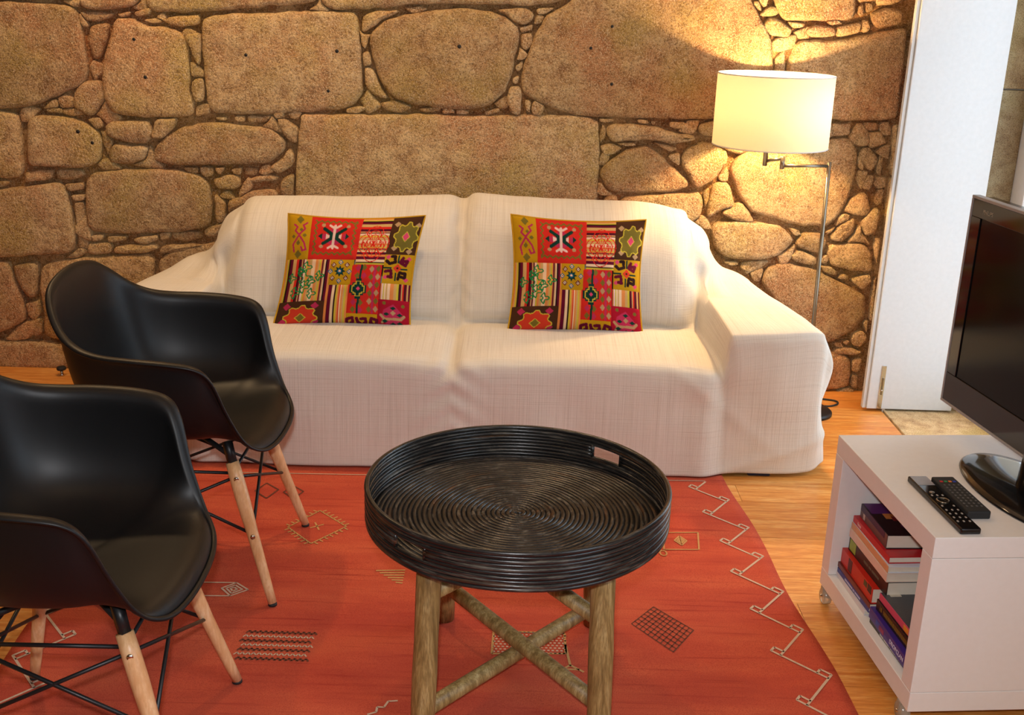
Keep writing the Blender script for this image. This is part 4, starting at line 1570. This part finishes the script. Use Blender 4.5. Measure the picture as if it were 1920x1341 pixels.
cu = make_cushion(-0.01, 0.975)
cu.location = (0.216, 3.752, 0.586)
cu.rotation_euler = (math.radians(-19), math.radians(0.5), math.radians(0))
tag(cu, 'embroidered patchwork cushion on the half of the sofa nearer the lamp', 'cushion', 'patchwork cushions on the sofa')
cu2 = make_cushion(0.12, 0.985)
cu2.location = (-0.574, 3.748, 0.578)
cu2.scale = (1.0, 1.0, 0.965)
cu2.rotation_euler = (math.radians(-19), math.radians(-0.6), math.radians(2))
tag(cu2, 'embroidered patchwork cushion on the half of the sofa behind the black chairs', 'cushion', 'patchwork cushions on the sofa')


# ================================================================== BLACK SHELL ARMCHAIRS
def make_chair():
    root = empty('shell_armchair')
    half = [(0.236, 0.0, .402), (0.230, .10, .403), (0.212, .175, .414), (0.180, .222, .452), (0.148, .252, .535), (0.126, .282, .620),
            (0.098, .302, .660), (0.040, .312, .674), (-0.05, .312, .680), (-0.13, .300, .683), (-0.190, .278, .694), (-0.238, .246, .722),
            (-0.275, .200, .768), (-0.297, .130, .806), (-0.302, 0.0, .822)]
    rim = half + [(x, -y, z) for (x, y, z) in half[-2:0:-1]]
    R = catmull(rim, 4)
    nt = len(R)
    C = np.array([-0.02, 0, .424])
    MS = 22
    verts, faces = [tuple(C)], []
    for k in range(nt):
        r = R[k]
        rise = max(0.0, min(1.0, (r[2] - 0.42) / 0.25))
        back = max(0.0, min(1.0, (-r[0] - 0.17) / 0.12))
        p1 = np.array([r[0] * 0.74, r[1] * 0.80, 0.424 + 0.012 * (1 - rise)])
        k2 = 0.93 - 0.05 * back
        p2 = np.array([r[0] * (k2 - 0.06 * back), r[1] * 0.90, 0.448 - 0.010 * back + 0.02 * rise])
        o = np.array([r[0] + 0.02, r[1], 0])
        L = np.hypot(o[0], o[1]) + 1e-6
        o /= L
        fl = 0.007 + 0.021 * rise * (1 - 0.75 * back)
        ri = r - o * fl - np.array([0, 0, 0.004 + 0.006 * rise])
        for m in range(1, MS + 1):
            t = (m / MS) ** 0.9
            b = C * (1 - t) ** 3 + 3 * p1 * t * (1 - t) ** 2 + 3 * p2 * t * t * (1 - t) + ri * t ** 3
            verts.append(tuple(b))
        # rounded outward flange at the rim
        verts.append(tuple(ri + o * fl * 0.45 + np.array([0, 0, 0.006 + 0.006 * rise])))
        verts.append(tuple(r + np.array([0, 0, 0.001])))
        verts.append(tuple(r + o * 0.004 - np.array([0, 0, 0.004])))
    st = MS + 3
    for k in range(nt):
        k2 = (k + 1) % nt
        faces.append((0, 1 + k * st, 1 + k2 * st))
        for m in range(st - 1):
            faces.append((1 + k * st + m, 1 + k * st + m + 1, 1 + k2 * st + m + 1, 1 + k2 * st + m))
    sh_ = from_data('shell', verts, faces, 'black_plastic', root)
    sd = sh_.modifiers.new('thick', 'SOLIDIFY')
    sd.thickness = 0.0065
    sd.offset = 0
    sb = sh_.modifiers.new('smooth', 'SUBSURF')
    sb.levels = 1
    sb.render_levels = 1
    legs = {}
    for sx in (1, -1):
        for sy in (1, -1):
            foot = Vector((0.232 if sx > 0 else -0.222, 0.224 * sy, 0.0088))
            topv = Vector((0.135 * sx - 0.005, 0.158 * sy, 0.372))
            legs[(sx, sy)] = (topv, foot)
            pts, rad = [], []
            for k in range(9):
                t = k / 8
                pts.append(topv.lerp(foot + Vector((0, 0, 0.006)), t))
                rad.append(0.0145 + 0.0035 * math.sin(min(1, t * 1.6 + 0.2) * PI) - 0.0035 * max(0, t - 0.55) / 0.45)
            lg = tube('leg', pts, rad, 'beech', root, 16)
            v, f = tube_data([foot + Vector((0, 0, 0.006)), foot], [0.0112, 0.0115], 14)
            from_data('foot_pad', v, f, 'dark_rubber', lg)
            out = Vector((0.25 * sx, sy, 0.0)).normalized()
            for t in (0.10, 0.50):
                p = topv.lerp(foot, t)
                v, f = tube_data([p + out * 0.012, p + out * 0.0185], 0.0062, 10)
                from_data('screw', v, f, 'chrome', lg)
            br, fr_ = tube_data([topv + Vector((-0.012 * sx, -0.008 * sy, 0.052)), topv + Vector((-0.006 * sx, -0.004 * sy, 0.024)), topv.lerp(foot, 0.03)],
                                [0.0135, 0.0135, 0.0125], 4)
            from_data('mount', br, fr_, 'black_metal', root)
    pairs = [((1, 1), (1, -1)), ((1, -1), (-1, -1)), ((-1, -1), (-1, 1)), ((-1, 1), (1, 1))]
    for a, b in pairs:
        for (p, q) in ((a, b), (b, a)):
            s = legs[p][0].lerp(legs[p][1], 0.10)
            e = legs[q][0].lerp(legs[q][1], 0.50)
            tube('brace', [s, s.lerp(e, 0.5), e], 0.0042, 'black_metal', root, 8)
        tube('cross_bar', [legs[a][0] + Vector((0, 0, -0.03)), legs[b][0] + Vector((0, 0, -0.03))], 0.0042, 'black_metal', root, 8)
    for sx in (1, -1):
        s1_, s2_ = legs[(sx, 1)][0], legs[(-sx, -1)][0]
        tube('cross_bar', [s1_ + Vector((0, 0, 0.015)), s2_ + Vector((0, 0, 0.015))], 0.007, 'black_metal', root, 8)
    return root


ch = make_chair()
ch.location = (-0.822, 2.712, 0.0)
tag(ch, 'black moulded armchair on beech dowel legs standing beside the sofa arm', 'armchair', 'black shell armchairs facing the table')
ch2 = copy_tree(ch)
ch2.location = (-0.826, 1.925, 0.0)
ch2.rotation_euler = (0, 0, math.radians(1.0))
tag(ch2, 'black moulded armchair on beech dowel legs, nearer the camera and cut by the frame', 'armchair', 'black shell armchairs facing the table')

# ================================================================== ROUND TABLE: STAND AND TRAY
TX, TY = 0.022, 2.215
stand = empty('tray_stand', (TX, TY, 0))
tag(stand, 'rustic wooden pole stand with crossed braces carrying the round black tray', 'table stand')
TZ0 = 0.413
LEG = {}
for (sx, sy, tx, ty, bx0, by0) in ((1, 1, 0.178, 0.165, 0.205, 0.235), (-1, 1, -0.165, 0.165, -0.172, 0.240), (1, -1, 0.180, -0.165, 0.186, -0.225), (-1, -1, -0.178, -0.165, -0.188, -0.225)):
    a = Vector((tx, ty, TZ0 - 0.001))
    b = Vector((bx0, by0, 0.009))
    LEG[(sx, sy)] = (a, b)
    pts = [a.lerp(b, k / 6) for k in range(7)]
    tube('leg', pts, [0.0262 + 0.0008 * math.sin(k * 2.1 + sx) for k in range(7)], 'bamboo', stand, 18)


def on_leg(k, z):
    a, b = LEG[k]
    return a.lerp(b, (a.z - z) / (a.z - b.z))


def brace(k1, z1, k2, z2, r=0.0175, off=0.0):
    p, q = on_leg(k1, z1), on_leg(k2, z2)
    p = p + Vector((0, off, 0))
    q = q + Vector((0, off, 0))
    d = (q - p)
    p, q = p + d * 0.03, q - d * 0.03
    tube('brace', [p.lerp(q, k / 4) for k in range(5)], r, 'bamboo', stand, 16)


brace((1, -1), 0.085, (-1, 1), 0.115, 0.018)
brace((-1, -1), 0.060, (1, 1), 0.065, 0.018)
brace((1, -1), 0.270, (-1, 1), 0.330, 0.017)
brace((-1, -1), 0.315, (1, 1), 0.345, 0.017)

tray = empty('round_tray', (TX, TY, TZ0))
tag(tray, 'round black coiled-rattan tray with two cut-out handles on the wooden stand', 'tray')
TR = 0.323
NC = 9
CRAD = 0.0038
HA = math.atan2(2.585 - TY, 0.25 - TX) - 0.16          # direction of the far handle
HW = 0.128                                     # half angle of a handle slot
# coiled floor: one spiral cane
pts = []
turns = int(TR / 0.0108)
NSEG = 64
for k in range(turns * NSEG + 1):
    a = 2 * PI * k / NSEG
    r = 0.004 + 0.0108 * k / NSEG
    pts.append((r * math.cos(a), r * math.sin(a), 0.0055 + 0.0004 * math.sin(a * 3 + r * 40)))
v, f = tube_data(pts, 0.0059, 8)
from_data('coiled_floor', v, f, 'rattan', tray)
lathe('floor_disc', [(0.0005, 0.0012), (TR, 0.0012), (TR, 0.0045), (0.0005, 0.0045)], 'rattan', tray, 72)
# rim: stacked canes, the middle ones stop at the handle slots
V, F = [], []
for c in range(NC):
    z = 0.004 + c * 0.0086
    rr = TR + 0.0035 + (0.0012 if c % 2 else 0)
    slot = 4 <= c <= 6
    if not slot:
        pts = [(rr * math.cos(2 * PI * k / 120), rr * math.sin(2 * PI * k / 120), z + 0.0006 * math.sin(k * 0.37 + c)) for k in range(120)]
        v, f = tube_data(pts, 0.0050, 8, closed=True)
        n0 = len(V); V += v; F += [tuple(q + n0 for q in ff) for ff in f]
    else:
        for h in (0, 1):
            a0, a1 = HA + h * PI + HW, HA + (h + 1) * PI - HW
            pts = [(rr * math.cos(a0 + (a1 - a0) * k / 60), rr * math.sin(a0 + (a1 - a0) * k / 60), z) for k in range(61)]
            v, f = tube_data(pts, 0.0050, 8)
            n0 = len(V); V += v; F += [tuple(q + n0 for q in ff) for ff in f]
rim_o = from_data('coiled_rim', V, F, 'rattan', tray)
for h in (0, 1):
    for s in (-1, 1):
        a = HA + h * PI + s * HW
        p = Vector((math.cos(a), math.sin(a), 0)) * (TR + 0.004)
        tube('handle_post', [p + Vector((0, 0, 0.032)), p + Vector((0, 0, 0.064))], 0.0045, 'rattan', tray, 8)
tube('top_ring', [((TR + 0.004) * math.cos(2 * PI * k / 120), (TR + 0.004) * math.sin(2 * PI * k / 120), 0.004 + NC * 0.0086) for k in range(120)],
     0.0062, 'rattan', tray, 8, closed=True)

# ================================================================== FLOOR LAMP
LX, LY = 0.905, 4.055
lamp = empty('floor_lamp', (1.145, 4.055, 0))
tag(lamp, 'lit floor lamp with cream drum shade on a swing-arm nickel pole', 'lamp')


def lp(x, y, z):
    return (x - 1.145, y - 4.055, z)


lathe('base', [(0.0005, 0.022), (0.03, 0.022), (0.093, 0.016), (0.10, 0.010), (0.10, 0.0), (0.0005, 0.0)], 'black_metal', lamp, 48, (0.0, -0.01))
tube('pole', [lp(1.145, 4.055, 0.02), lp(1.136, 4.055, 0.5), lp(1.128, 4.055, 0.965)], 0.0075, 'nickel', lamp, 14)
tube('swing_arm', [lp(1.128, 4.055, 0.951), lp(0.95, 4.02, 0.951)], 0.0055, 'nickel', lamp, 12)
tube('arm_joint', [lp(0.95, 4.02, 0.94), lp(0.95, 4.02, 0.985)], 0.0085, 'nickel', lamp, 12)
tube('swing_arm', [lp(0.95, 4.02, 0.977), lp(LX - 0.01, LY, 0.962)], 0.0055, 'nickel', lamp, 12)
tube('stem', [lp(LX - 0.01, LY, 0.945), lp(LX - 0.01, LY, 1.09)], 0.0085, 'nickel', lamp, 12)
v, f = lathe_data([(0.2035, 1.018), (0.2055, 1.018), (0.2055, 1.268), (0.2035, 1.268)], 72, (LX - 1.145, LY - 4.055))
n0 = len(v)
shade = from_data('lamp_shade', v, f, 'shade', lamp)
for z in (1.0185, 1.2675):
    tube('shade_ring', [(LX - 1.145 + 0.2048 * math.cos(2 * PI * k / 72), LY - 4.055 + 0.2048 * math.sin(2 * PI * k / 72), z) for k in range(72)], 0.0022,
         'white_paint', shade, 6, closed=True)
for k in range(3):
    a = 2 * PI * k / 3 + 0.4
    tube('spider', [(LX - 1.155, LY - 4.055, 1.06), (LX - 1.145 + 0.203 * math.cos(a), LY - 4.055 + 0.203 * math.sin(a), 1.06)], 0.0018, 'nickel', shade, 6)
em = NT('warm_bulb')
em.bsdf.inputs['Emission Color'].default_value = (1.0, 0.72, 0.40, 1)
em.bsdf.inputs['Emission Strength'].default_value = 30.0
em.set(Base_Color=(0.9, 0.85, 0.7, 1), Roughness=0.3)
prof = [(0.0005, 1.175), (0.018, 1.170), (0.029, 1.150), (0.027, 1.13), (0.016, 1.105), (0.013, 1.09), (0.0005, 1.09)]
bulb = lathe('bulb', prof, em.m, lamp, 24, (LX - 1.155, LY - 4.055))
add_light('lamp_bulb_light', 'POINT', (LX - 0.01, LY, 1.145), None, 215.0, (1.0, 0.62, 0.28), shadow_soft_size=0.032)
# flex lying behind the sofa
cord = tube('lamp_cord', catmull([(1.20, 4.12, 0.004), (1.25, 4.11, 0.004), (1.292, 4.135, 0.004), (1.30, 4.17, 0.004), (1.26, 4.19, 0.004), (1.16, 4.2, 0.004),
            (1.05, 4.21, 0.004)], 8, closed=False), 0.0036, 'dark_rubber', None, 8)
tag(cord, 'thin black flex curling on the floor beside the lamp base', 'cord')

# ================================================================== WHITE SIDE CABINET, BOOKS, TELEVISION, REMOTES
RZ = math.radians(4.88)
cab = empty('side_table', (0.881, 2.06, 0), RZ)
tag(cab, 'white open-sided side table on castors holding books and the television', 'side table')
CL, CD, CB, CTP = 0.562, 0.55, 0.050, 0.470       # length (y), depth (x), bottom and top height
T = 0.048
box('top', (0, 0, CTP - T), (CD, CL, CTP), 'white_lam', cab, 0.0015)
box('bottom', (0, 0, CB), (CD, CL, CB + T), 'white_lam', cab, 0.0015)
box('side_panel', (0, 0, CB + T + 0.0008), (CD, T, CTP - T - 0.0008), 'white_lam', cab, 0.0012)
box('side_panel', (0, CL - T, CB + T + 0.0008), (CD, CL, CTP - T - 0.0008), 'white_lam', cab, 0.0012)
for (cx_, cy_) in ((0.012, 0.045), (0.012, CL - 0.022), (CD - 0.05, 0.045), (CD - 0.05, CL - 0.03)):
    cs = empty('castor', (cx_, cy_, 0))
    cs.parent = cab
    tube('wheel', [(-0.011, 0, 0.0225), (-0.009, 0, 0.0225), (0.009, 0, 0.0225), (0.011, 0, 0.0225)], [0.018, 0.0215, 0.0215, 0.018], 'castor', cs, 24)
    tube('axle', [(-0.015, 0, 0.0225), (0.015, 0, 0.0225)], 0.004, 'chrome', cs, 10)
    box('fork', (-0.013, -0.008, 0.028), (0.013, 0.008, CB), 'castor', cs, 0.002)

c4, s4 = math.cos(RZ), math.sin(RZ)


def cab_w(x, y, z):
    return (0.881 + c4 * x - s4 * y, 2.06 + s4 * x + c4 * y, z)


def book(label, x, y0, y1, z, t, w, cover, spine, pages=(226, 216, 196), rz=0.0, extra=None):
    """lying book, spine on the open side; x spine position, y0-y1 length, z base, t thickness, w width"""
    L = y1 - y0
    cx_, cy_, _ = cab_w(x, (y0 + y1) / 2, 0)
    o = empty('book', (cx_, cy_, z), RZ + rz)
    tag(o, label, 'book', 'books lying in the white side table')
    mc = plain('book_cover', srgb(*cover), 0.35)
    mspin = plain('book_spine', srgb(*spine), 0.35)
    mp = plain('book_pages', srgb(*pages), 0.9)
    ct = 0.0016
    box('cover', (0.0018, -L / 2, t - ct), (w, L / 2, t), mc, o)
    box('cover', (0.0018, -L / 2, 0), (w, L / 2, ct), mc, o)
    sp = box('spine', (0, -L / 2, 0), (0.0017, L / 2, t), mspin, o, 0.0006)
    box('pages', (0.0019, -L / 2 + 0.003, ct), (w - 0.004, L / 2 - 0.003, t - ct), mp, o)
    if extra:
        extra(o, sp, L, t, w)
    return o


def spine_text(s, size, col_, yoff=0.0, zoff=0.5):
    def fn(o, sp, L, t, w):
        m = plain('spine_ink', srgb(*col_), 0.5)
        # text runs along -y (towards the camera), facing -x
        mw = Matrix.Translation((-0.0006, yoff, t * zoff)) @ Matrix(((0, 0, -1, 0), (-1, 0, 0, 0), (0, 1, 0, 0), (0, 0, 0, 1)))
        text('lettering', s, size, m, sp, mw)
    return fn


def both(*fs_):
    def fn(*a):
        for q in fs_:
            q(*a)
    return fn


def top_text(s, size, col_, x, y, flip=False):
    def fn(o, sp, L, t, w):
        m = plain('cover_ink', srgb(*col_), 0.5)
        rot = Matrix.Rotation(PI if flip else 0, 4, 'Z')
        text('lettering', s, size, m, o, Matrix.Translation((x, y, t + 0.0005)) @ rot)
    return fn


def top_patch(col_, x0_, y0_, x1_, y1_, nm='cover_print', zt=0.0004):
    def fn(o, sp, L, t, w):
        m = plain('cover_ink', srgb(*col_), 0.4)
        box(nm, (x0_, y0_, t - 0.0002), (x1_, y1_, t + zt), m, o)
    return fn


def spine_patch(col_, y0_, y1_, z0_, z1_):
    def fn(o, sp, L, t, w):
        m = plain('spine_ink', srgb(*col_), 0.4)
        box('spine_print', (-0.0005, y0_, z0_ * t), (0.0006, y1_, z1_ * t), m, sp)
    return fn


def spine_marks(col_, y0_, y1_, h, zoff=0.5):
    """worn print too small to read: a row of narrow ink marks along the spine"""
    def fn(o, sp, L, t, w):
        m = plain('spine_ink', srgb(*col_), 0.5)
        bm_ = bmesh.new()
        r_ = random.Random(int(y0_ * 1e4) + int(h * 1e5))
        yy = y0_
        while yy < y1_:
            ww = r_.uniform(0.35, 0.7) * h
            if r_.random() > 0.15:
                bm_box(bm_, (-0.0005, yy, t * zoff - h * 0.5), (0.0006, yy + ww * 0.55, t * zoff + h * 0.5))
            yy += ww
        q = from_bm('spine_print', bm_, m, sp)
        q['kind'] = 'stuff'
    return fn


zb = CB + T + 0.0005
XB = 0.045
stack = [
    ('white paperback at the bottom of the taller book pile', 0.020, 0.315, 0.512, 0.013, (222, 214, 216), (222, 212, 214), None),
    ('slim book with blue lettered spine low in the taller book pile', 0.022, 0.305, 0.508, 0.013, (40, 48, 120), (40, 50, 130), spine_marks((200, 200, 220), -0.05, 0.05, 0.005)),
    ('slim rust-brown book under the red tomato-spined one', 0.022, 0.30, 0.512, 0.013, (110, 40, 30), (112, 44, 30), None),
    ('thick bright red book with dark blotches on its spine', 0.026, 0.300, 0.510, 0.040, (196, 36, 22), (196, 40, 24),
     both(spine_patch((70, 14, 12), 0.03, 0.055, 0.1, 0.95), spine_patch((40, 70, 26), -0.07, -0.05, 0.55, 0.9), spine_patch((30, 20, 14), -0.098, -0.075, 0.5, 0.98))),
    ('black hardback with a lime green spine end in the taller pile', 0.040, 0.262, 0.500, 0.038, (22, 44, 46), (24, 26, 22),
     both(spine_patch((150, 176, 60), 0.075, 0.112, 0.15, 0.9), spine_marks((110, 104, 80), -0.07, 0.02, 0.006))),
    ('thick cream paperback with pale spine below the tan book', 0.036, 0.262, 0.500, 0.022, (232, 214, 196), (228, 200, 182), None),
    ('tan-spined book lying under the red lettered one', 0.038, 0.265, 0.500, 0.017, (220, 226, 236), (218, 158, 112), None),
    ('red paperback with white lettering near the top of the pile', 0.042, 0.278, 0.500, 0.017, (190, 30, 38), (198, 34, 40),
     both(top_text('fous', 0.024, (232, 200, 196), 0.115, -0.098, True), spine_text('fous', 0.013, (236, 200, 190), 0.07))),
    ('fat purple and black paperback on top of the taller pile', 0.052, 0.318, 0.492, 0.036, (20, 12, 22), (96, 74, 70),
     both(top_patch((84, 32, 104), 0.004, 0.028, 0.125, 0.086), top_patch((188, 120, 60), 0.03, 0.0, 0.06, 0.028), top_patch((120, 30, 40), 0.045, -0.012, 0.1, 0.012, zt=0.0006),
          top_text('Chic', 0.038, (104, 40, 116), 0.085, -0.04), top_text('D. Hax', 0.012, (210, 196, 190), 0.095, -0.071),
          spine_patch((44, 20, 60), -0.07, 0.086, 0.55, 1.0), spine_patch((206, 190, 178), 0.055, 0.066, 0.1, 0.5))),
]
z = zb
for k, (lab, x, ya, yb, t, cov, spn, ex) in enumerate(stack):
    book(lab, x, ya, yb, z, t, 0.150 if k != 8 else 0.132, cov, spn, rz=math.radians((-0.5, 0.8, 0.2, -0.6, 0.7, 0.0, -0.3, 0.5, -1.2)[k]), extra=ex)
    z += t + 0.0006
stack2 = [
    ('thin black magazine at the bottom of the shorter pile', 0.022, 0.062, 0.285, 0.010, (24, 18, 18), (34, 24, 20), spine_marks((210, 200, 190), -0.07, 0.05, 0.0045)),
    ('violet book with white lettered spine in the shorter pile', 0.018, 0.066, 0.292, 0.028, (60, 36, 128), (62, 36, 132),
     both(spine_text('DROPCLAN', 0.015, (222, 214, 230), -0.055), spine_patch((150, 40, 90), 0.02, 0.05, 0.2, 0.6), spine_patch((50, 80, 170), 0.045, 0.07, 0.3, 0.7))),
    ('black book with dull gold spine lettering in the shorter pile', 0.030, 0.056, 0.280, 0.027, (20, 14, 14), (22, 15, 12), spine_marks((136, 104, 30), -0.08, 0.09, 0.011)),
    ('pink flower-spined book with grey cover topping the shorter pile', 0.034, 0.058, 0.276, 0.018, (72, 72, 76), (206, 74, 110),
     both(spine_patch((226, 150, 50), -0.05, -0.025, 0.1, 0.8), spine_patch((70, 130, 100), -0.075, -0.055, 0.1, 0.8), top_patch((210, 200, 180), 0.018, 0.088, 0.045, 0.098),
          top_patch((166, 30, 34), 0.10, -0.02, 0.145, 0.012), top_patch((220, 214, 206), 0.105, -0.052, 0.128, -0.046))),
]
z = zb
for k, (lab, x, ya, yb, t, cov, spn, ex) in enumerate(stack2):
    book(lab, x, ya, yb, z, t, 0.17, cov, spn, rz=math.radians((0.6, -1.2, 0.4, 1.0)[k]), extra=ex)
    z += t + 0.0006

# television
TVR = math.radians(7.6)
tvx, tvy, _ = cab_w(0.315, 0.200, 0)
tv = empty('television', (tvx, tvy, CTP), TVR)
tag(tv, 'flat black television with grey-edged bezel on an oval stand', 'television')
TW, TH, TB = 0.80, 0.520, 0.085      # width along local y, height, bottom above table top
# bezel frame: screen faces local -x
bm = bmesh.new()
bm_box(bm, (-0.018, -TW / 2, TB), (0.032, TW / 2, TB + TH), 0.004)
from_bm('housing', bm, 'gloss_black', tv)
bm = bmesh.new()
for (lo, hi) in (((-0.024, -TW / 2 - 0.004, TB - 0.004), (-0.004, TW / 2 + 0.004, TB + 0.003)), ((-0.024, -TW / 2 - 0.004, TB + TH - 0.003), (-0.004, TW / 2 + 0.004, TB + TH + 0.004)),
                 ((-0.024, -TW / 2 - 0.004, TB + 0.003), (-0.004, -TW / 2 + 0.003, TB + TH - 0.003)), ((-0.024, TW / 2 - 0.003, TB + 0.003), (-0.004, TW / 2 + 0.004, TB + TH - 0.003))):
    bm_box(bm, lo, hi, 0.001, 1)
from_bm('edge_trim', bm, 'bezel_grey', tv)
bz = 0.045
bm = bmesh.new()
for (lo, hi) in (((-0.0225, -TW / 2 + 0.003, TB + 0.003), (-0.0185, TW / 2 - 0.003, TB + 0.075)), ((-0.0225, -TW / 2 + 0.003, TB + TH - bz), (-0.0185, TW / 2 - 0.003, TB + TH - 0.003)),
                 ((-0.0225, -TW / 2 + 0.003, TB + 0.0755), (-0.0185, -TW / 2 + bz, TB + TH - bz - 0.0005)), ((-0.0225, TW / 2 - bz, TB + 0.0755), (-0.0185, TW / 2 - 0.003, TB + TH - bz - 0.0005))):
    bm_box(bm, lo, hi, 0.0008, 1)
from_bm('bezel', bm, 'gloss_black', tv)
box('screen', (-0.0195, -TW / 2 + bz - 0.001, TB + 0.074), (-0.0182, TW / 2 - bz + 0.001, TB + TH - bz + 0.001), 'screen', tv)
mlogo = plain('logo_ink', srgb(150, 140, 120), 0.4)
text('brand_lettering', 'PHILIPS', 0.014, mlogo, tv, Matrix.Translation((-0.0228, TW / 2 - bz - 0.03, TB + TH - bz * 0.62)) @ Matrix(((0, 0, -1, 0), (-1, 0, 0, 0), (0, 1, 0, 0), (0, 0, 0, 1))))
tube('neck', [(0.008, 0, 0.012), (0.008, 0, TB + 0.08)], [0.045, 0.035], 'gloss_black', tv, 24)
prof = [(0.0005, 0.020), (0.05, 0.019), (0.80, 0.011), (0.97, 0.007), (1.0, 0.003), (0.99, 0.0004), (0.0005, 0.0004)]
v, f = lathe_data([(r, z_) for r, z_ in prof], 64)
v = [(x * 0.122, y * 0.235, z_) for (x, y, z_) in v]
from_data('oval_stand', v, f, 'gloss_black', tv)


# remote controls
def remote(label, a, b, w, t, mat, base_z, style):
    ax, ay, _ = cab_w(*a, 0)
    bx_, by_, _ = cab_w(*b, 0)
    d = Vector((bx_ - ax, by_ - ay, 0))
    L = d.length
    ang = math.atan2(d.y, d.x)
    o = empty('remote_control', ((ax + bx_) / 2, (ay + by_) / 2, base_z), ang)
    tag(o, label, 'remote control', 'remote controls on the white side table')
    box('body', (-L / 2, -w / 2, 0), (L / 2, w / 2, t), mat, o, 0.0035, 2)
    mk = plain('remote_keys', srgb(170, 160, 150), 0.5)
    if style == 0:
        box('display_window', (-L / 2 + 0.006, -w / 2 + 0.003, t - 0.0002), (-L / 2 + 0.052, w / 2 - 0.003, t + 0.0006), 'bezel_grey', o, 0.0003, 1)
        v, f = tube_data([(0.0125 * math.cos(q), 0.0125 * math.sin(q), t + 0.001) for q in np.linspace(0, 2 * PI, 25)[:-1]], 0.0022, 8, closed=True)
        from_data('control_ring', v, f, 'nickel', o)
        v, f = tube_data([(-0.042, -0.006, t), (-0.042, -0.006, t + 0.0015)], 0.006, 16)
        from_data('power_key', v, f, 'nickel', o)
        ks = [(0.045 + 0.018 * i, -0.013 + 0.013 * j) for i in range(4) for j in range(3)] + [(-0.028, -0.012), (-0.028, 0.0), (-0.028, 0.012), (0.025, -0.013), (0.025, 0.013)]
        for (kx, ky) in ks:
            box('key', (kx - 0.003, ky - 0.002, t - 0.0003), (kx + 0.003, ky + 0.002, t + 0.0011), mk, o, 0.0006, 1)
    else:
        for j, cc in enumerate(((30, 60, 170), (224, 120, 40), (30, 140, 80), (190, 30, 36))):
            box('colour_key', (-L / 2 + 0.026, w / 2 - 0.012 - 0.010 * j - 0.003, t - 0.0003), (-L / 2 + 0.033, w / 2 - 0.012 - 0.010 * j + 0.004, t + 0.0012), plain('colour_key', srgb(*cc), 0.4), o, 0.0006, 1)
        mk2 = plain('dim_keys', srgb(84, 84, 84), 0.5)
        for i in range(9):
            for j in range(4):
                kx, ky = -L / 2 + 0.048 + 0.0135 * i, -0.0165 + 0.011 * j
                box('key', (kx - 0.003, ky - 0.0022, t - 0.0003), (kx + 0.003, ky + 0.0022, t + 0.001), mk2, o, 0.0006, 1)
    return o


remote('glossy black remote with a metal control ring, lying in front', (0.080, 0.279), (0.080, 0.012), 0.045, 0.014, 'gloss_black', CTP, 0)
remote('matt black remote with four coloured keys beside the glossy one', (0.132, 0.264), (0.132, 0.082), 0.052, 0.019, 'dark_rubber', CTP, 1)

# ================================================================== DOOR STOP
ds = empty('door_stop', (-1.805, 4.20, 0))
tag(ds, 'small black-capped chrome door stop on the floor by the stone wall', 'door stop')
lathe('post', [(0.0005, 0.0), (0.010, 0.0), (0.008, 0.004), (0.006, 0.012), (0.006, 0.024), (0.0005, 0.024)], 'chrome', ds, 20)
lathe('cap', [(0.0005, 0.024), (0.016, 0.024), (0.0185, 0.027), (0.0185, 0.033), (0.015, 0.037), (0.0005, 0.038)], 'dark_rubber', ds, 24)
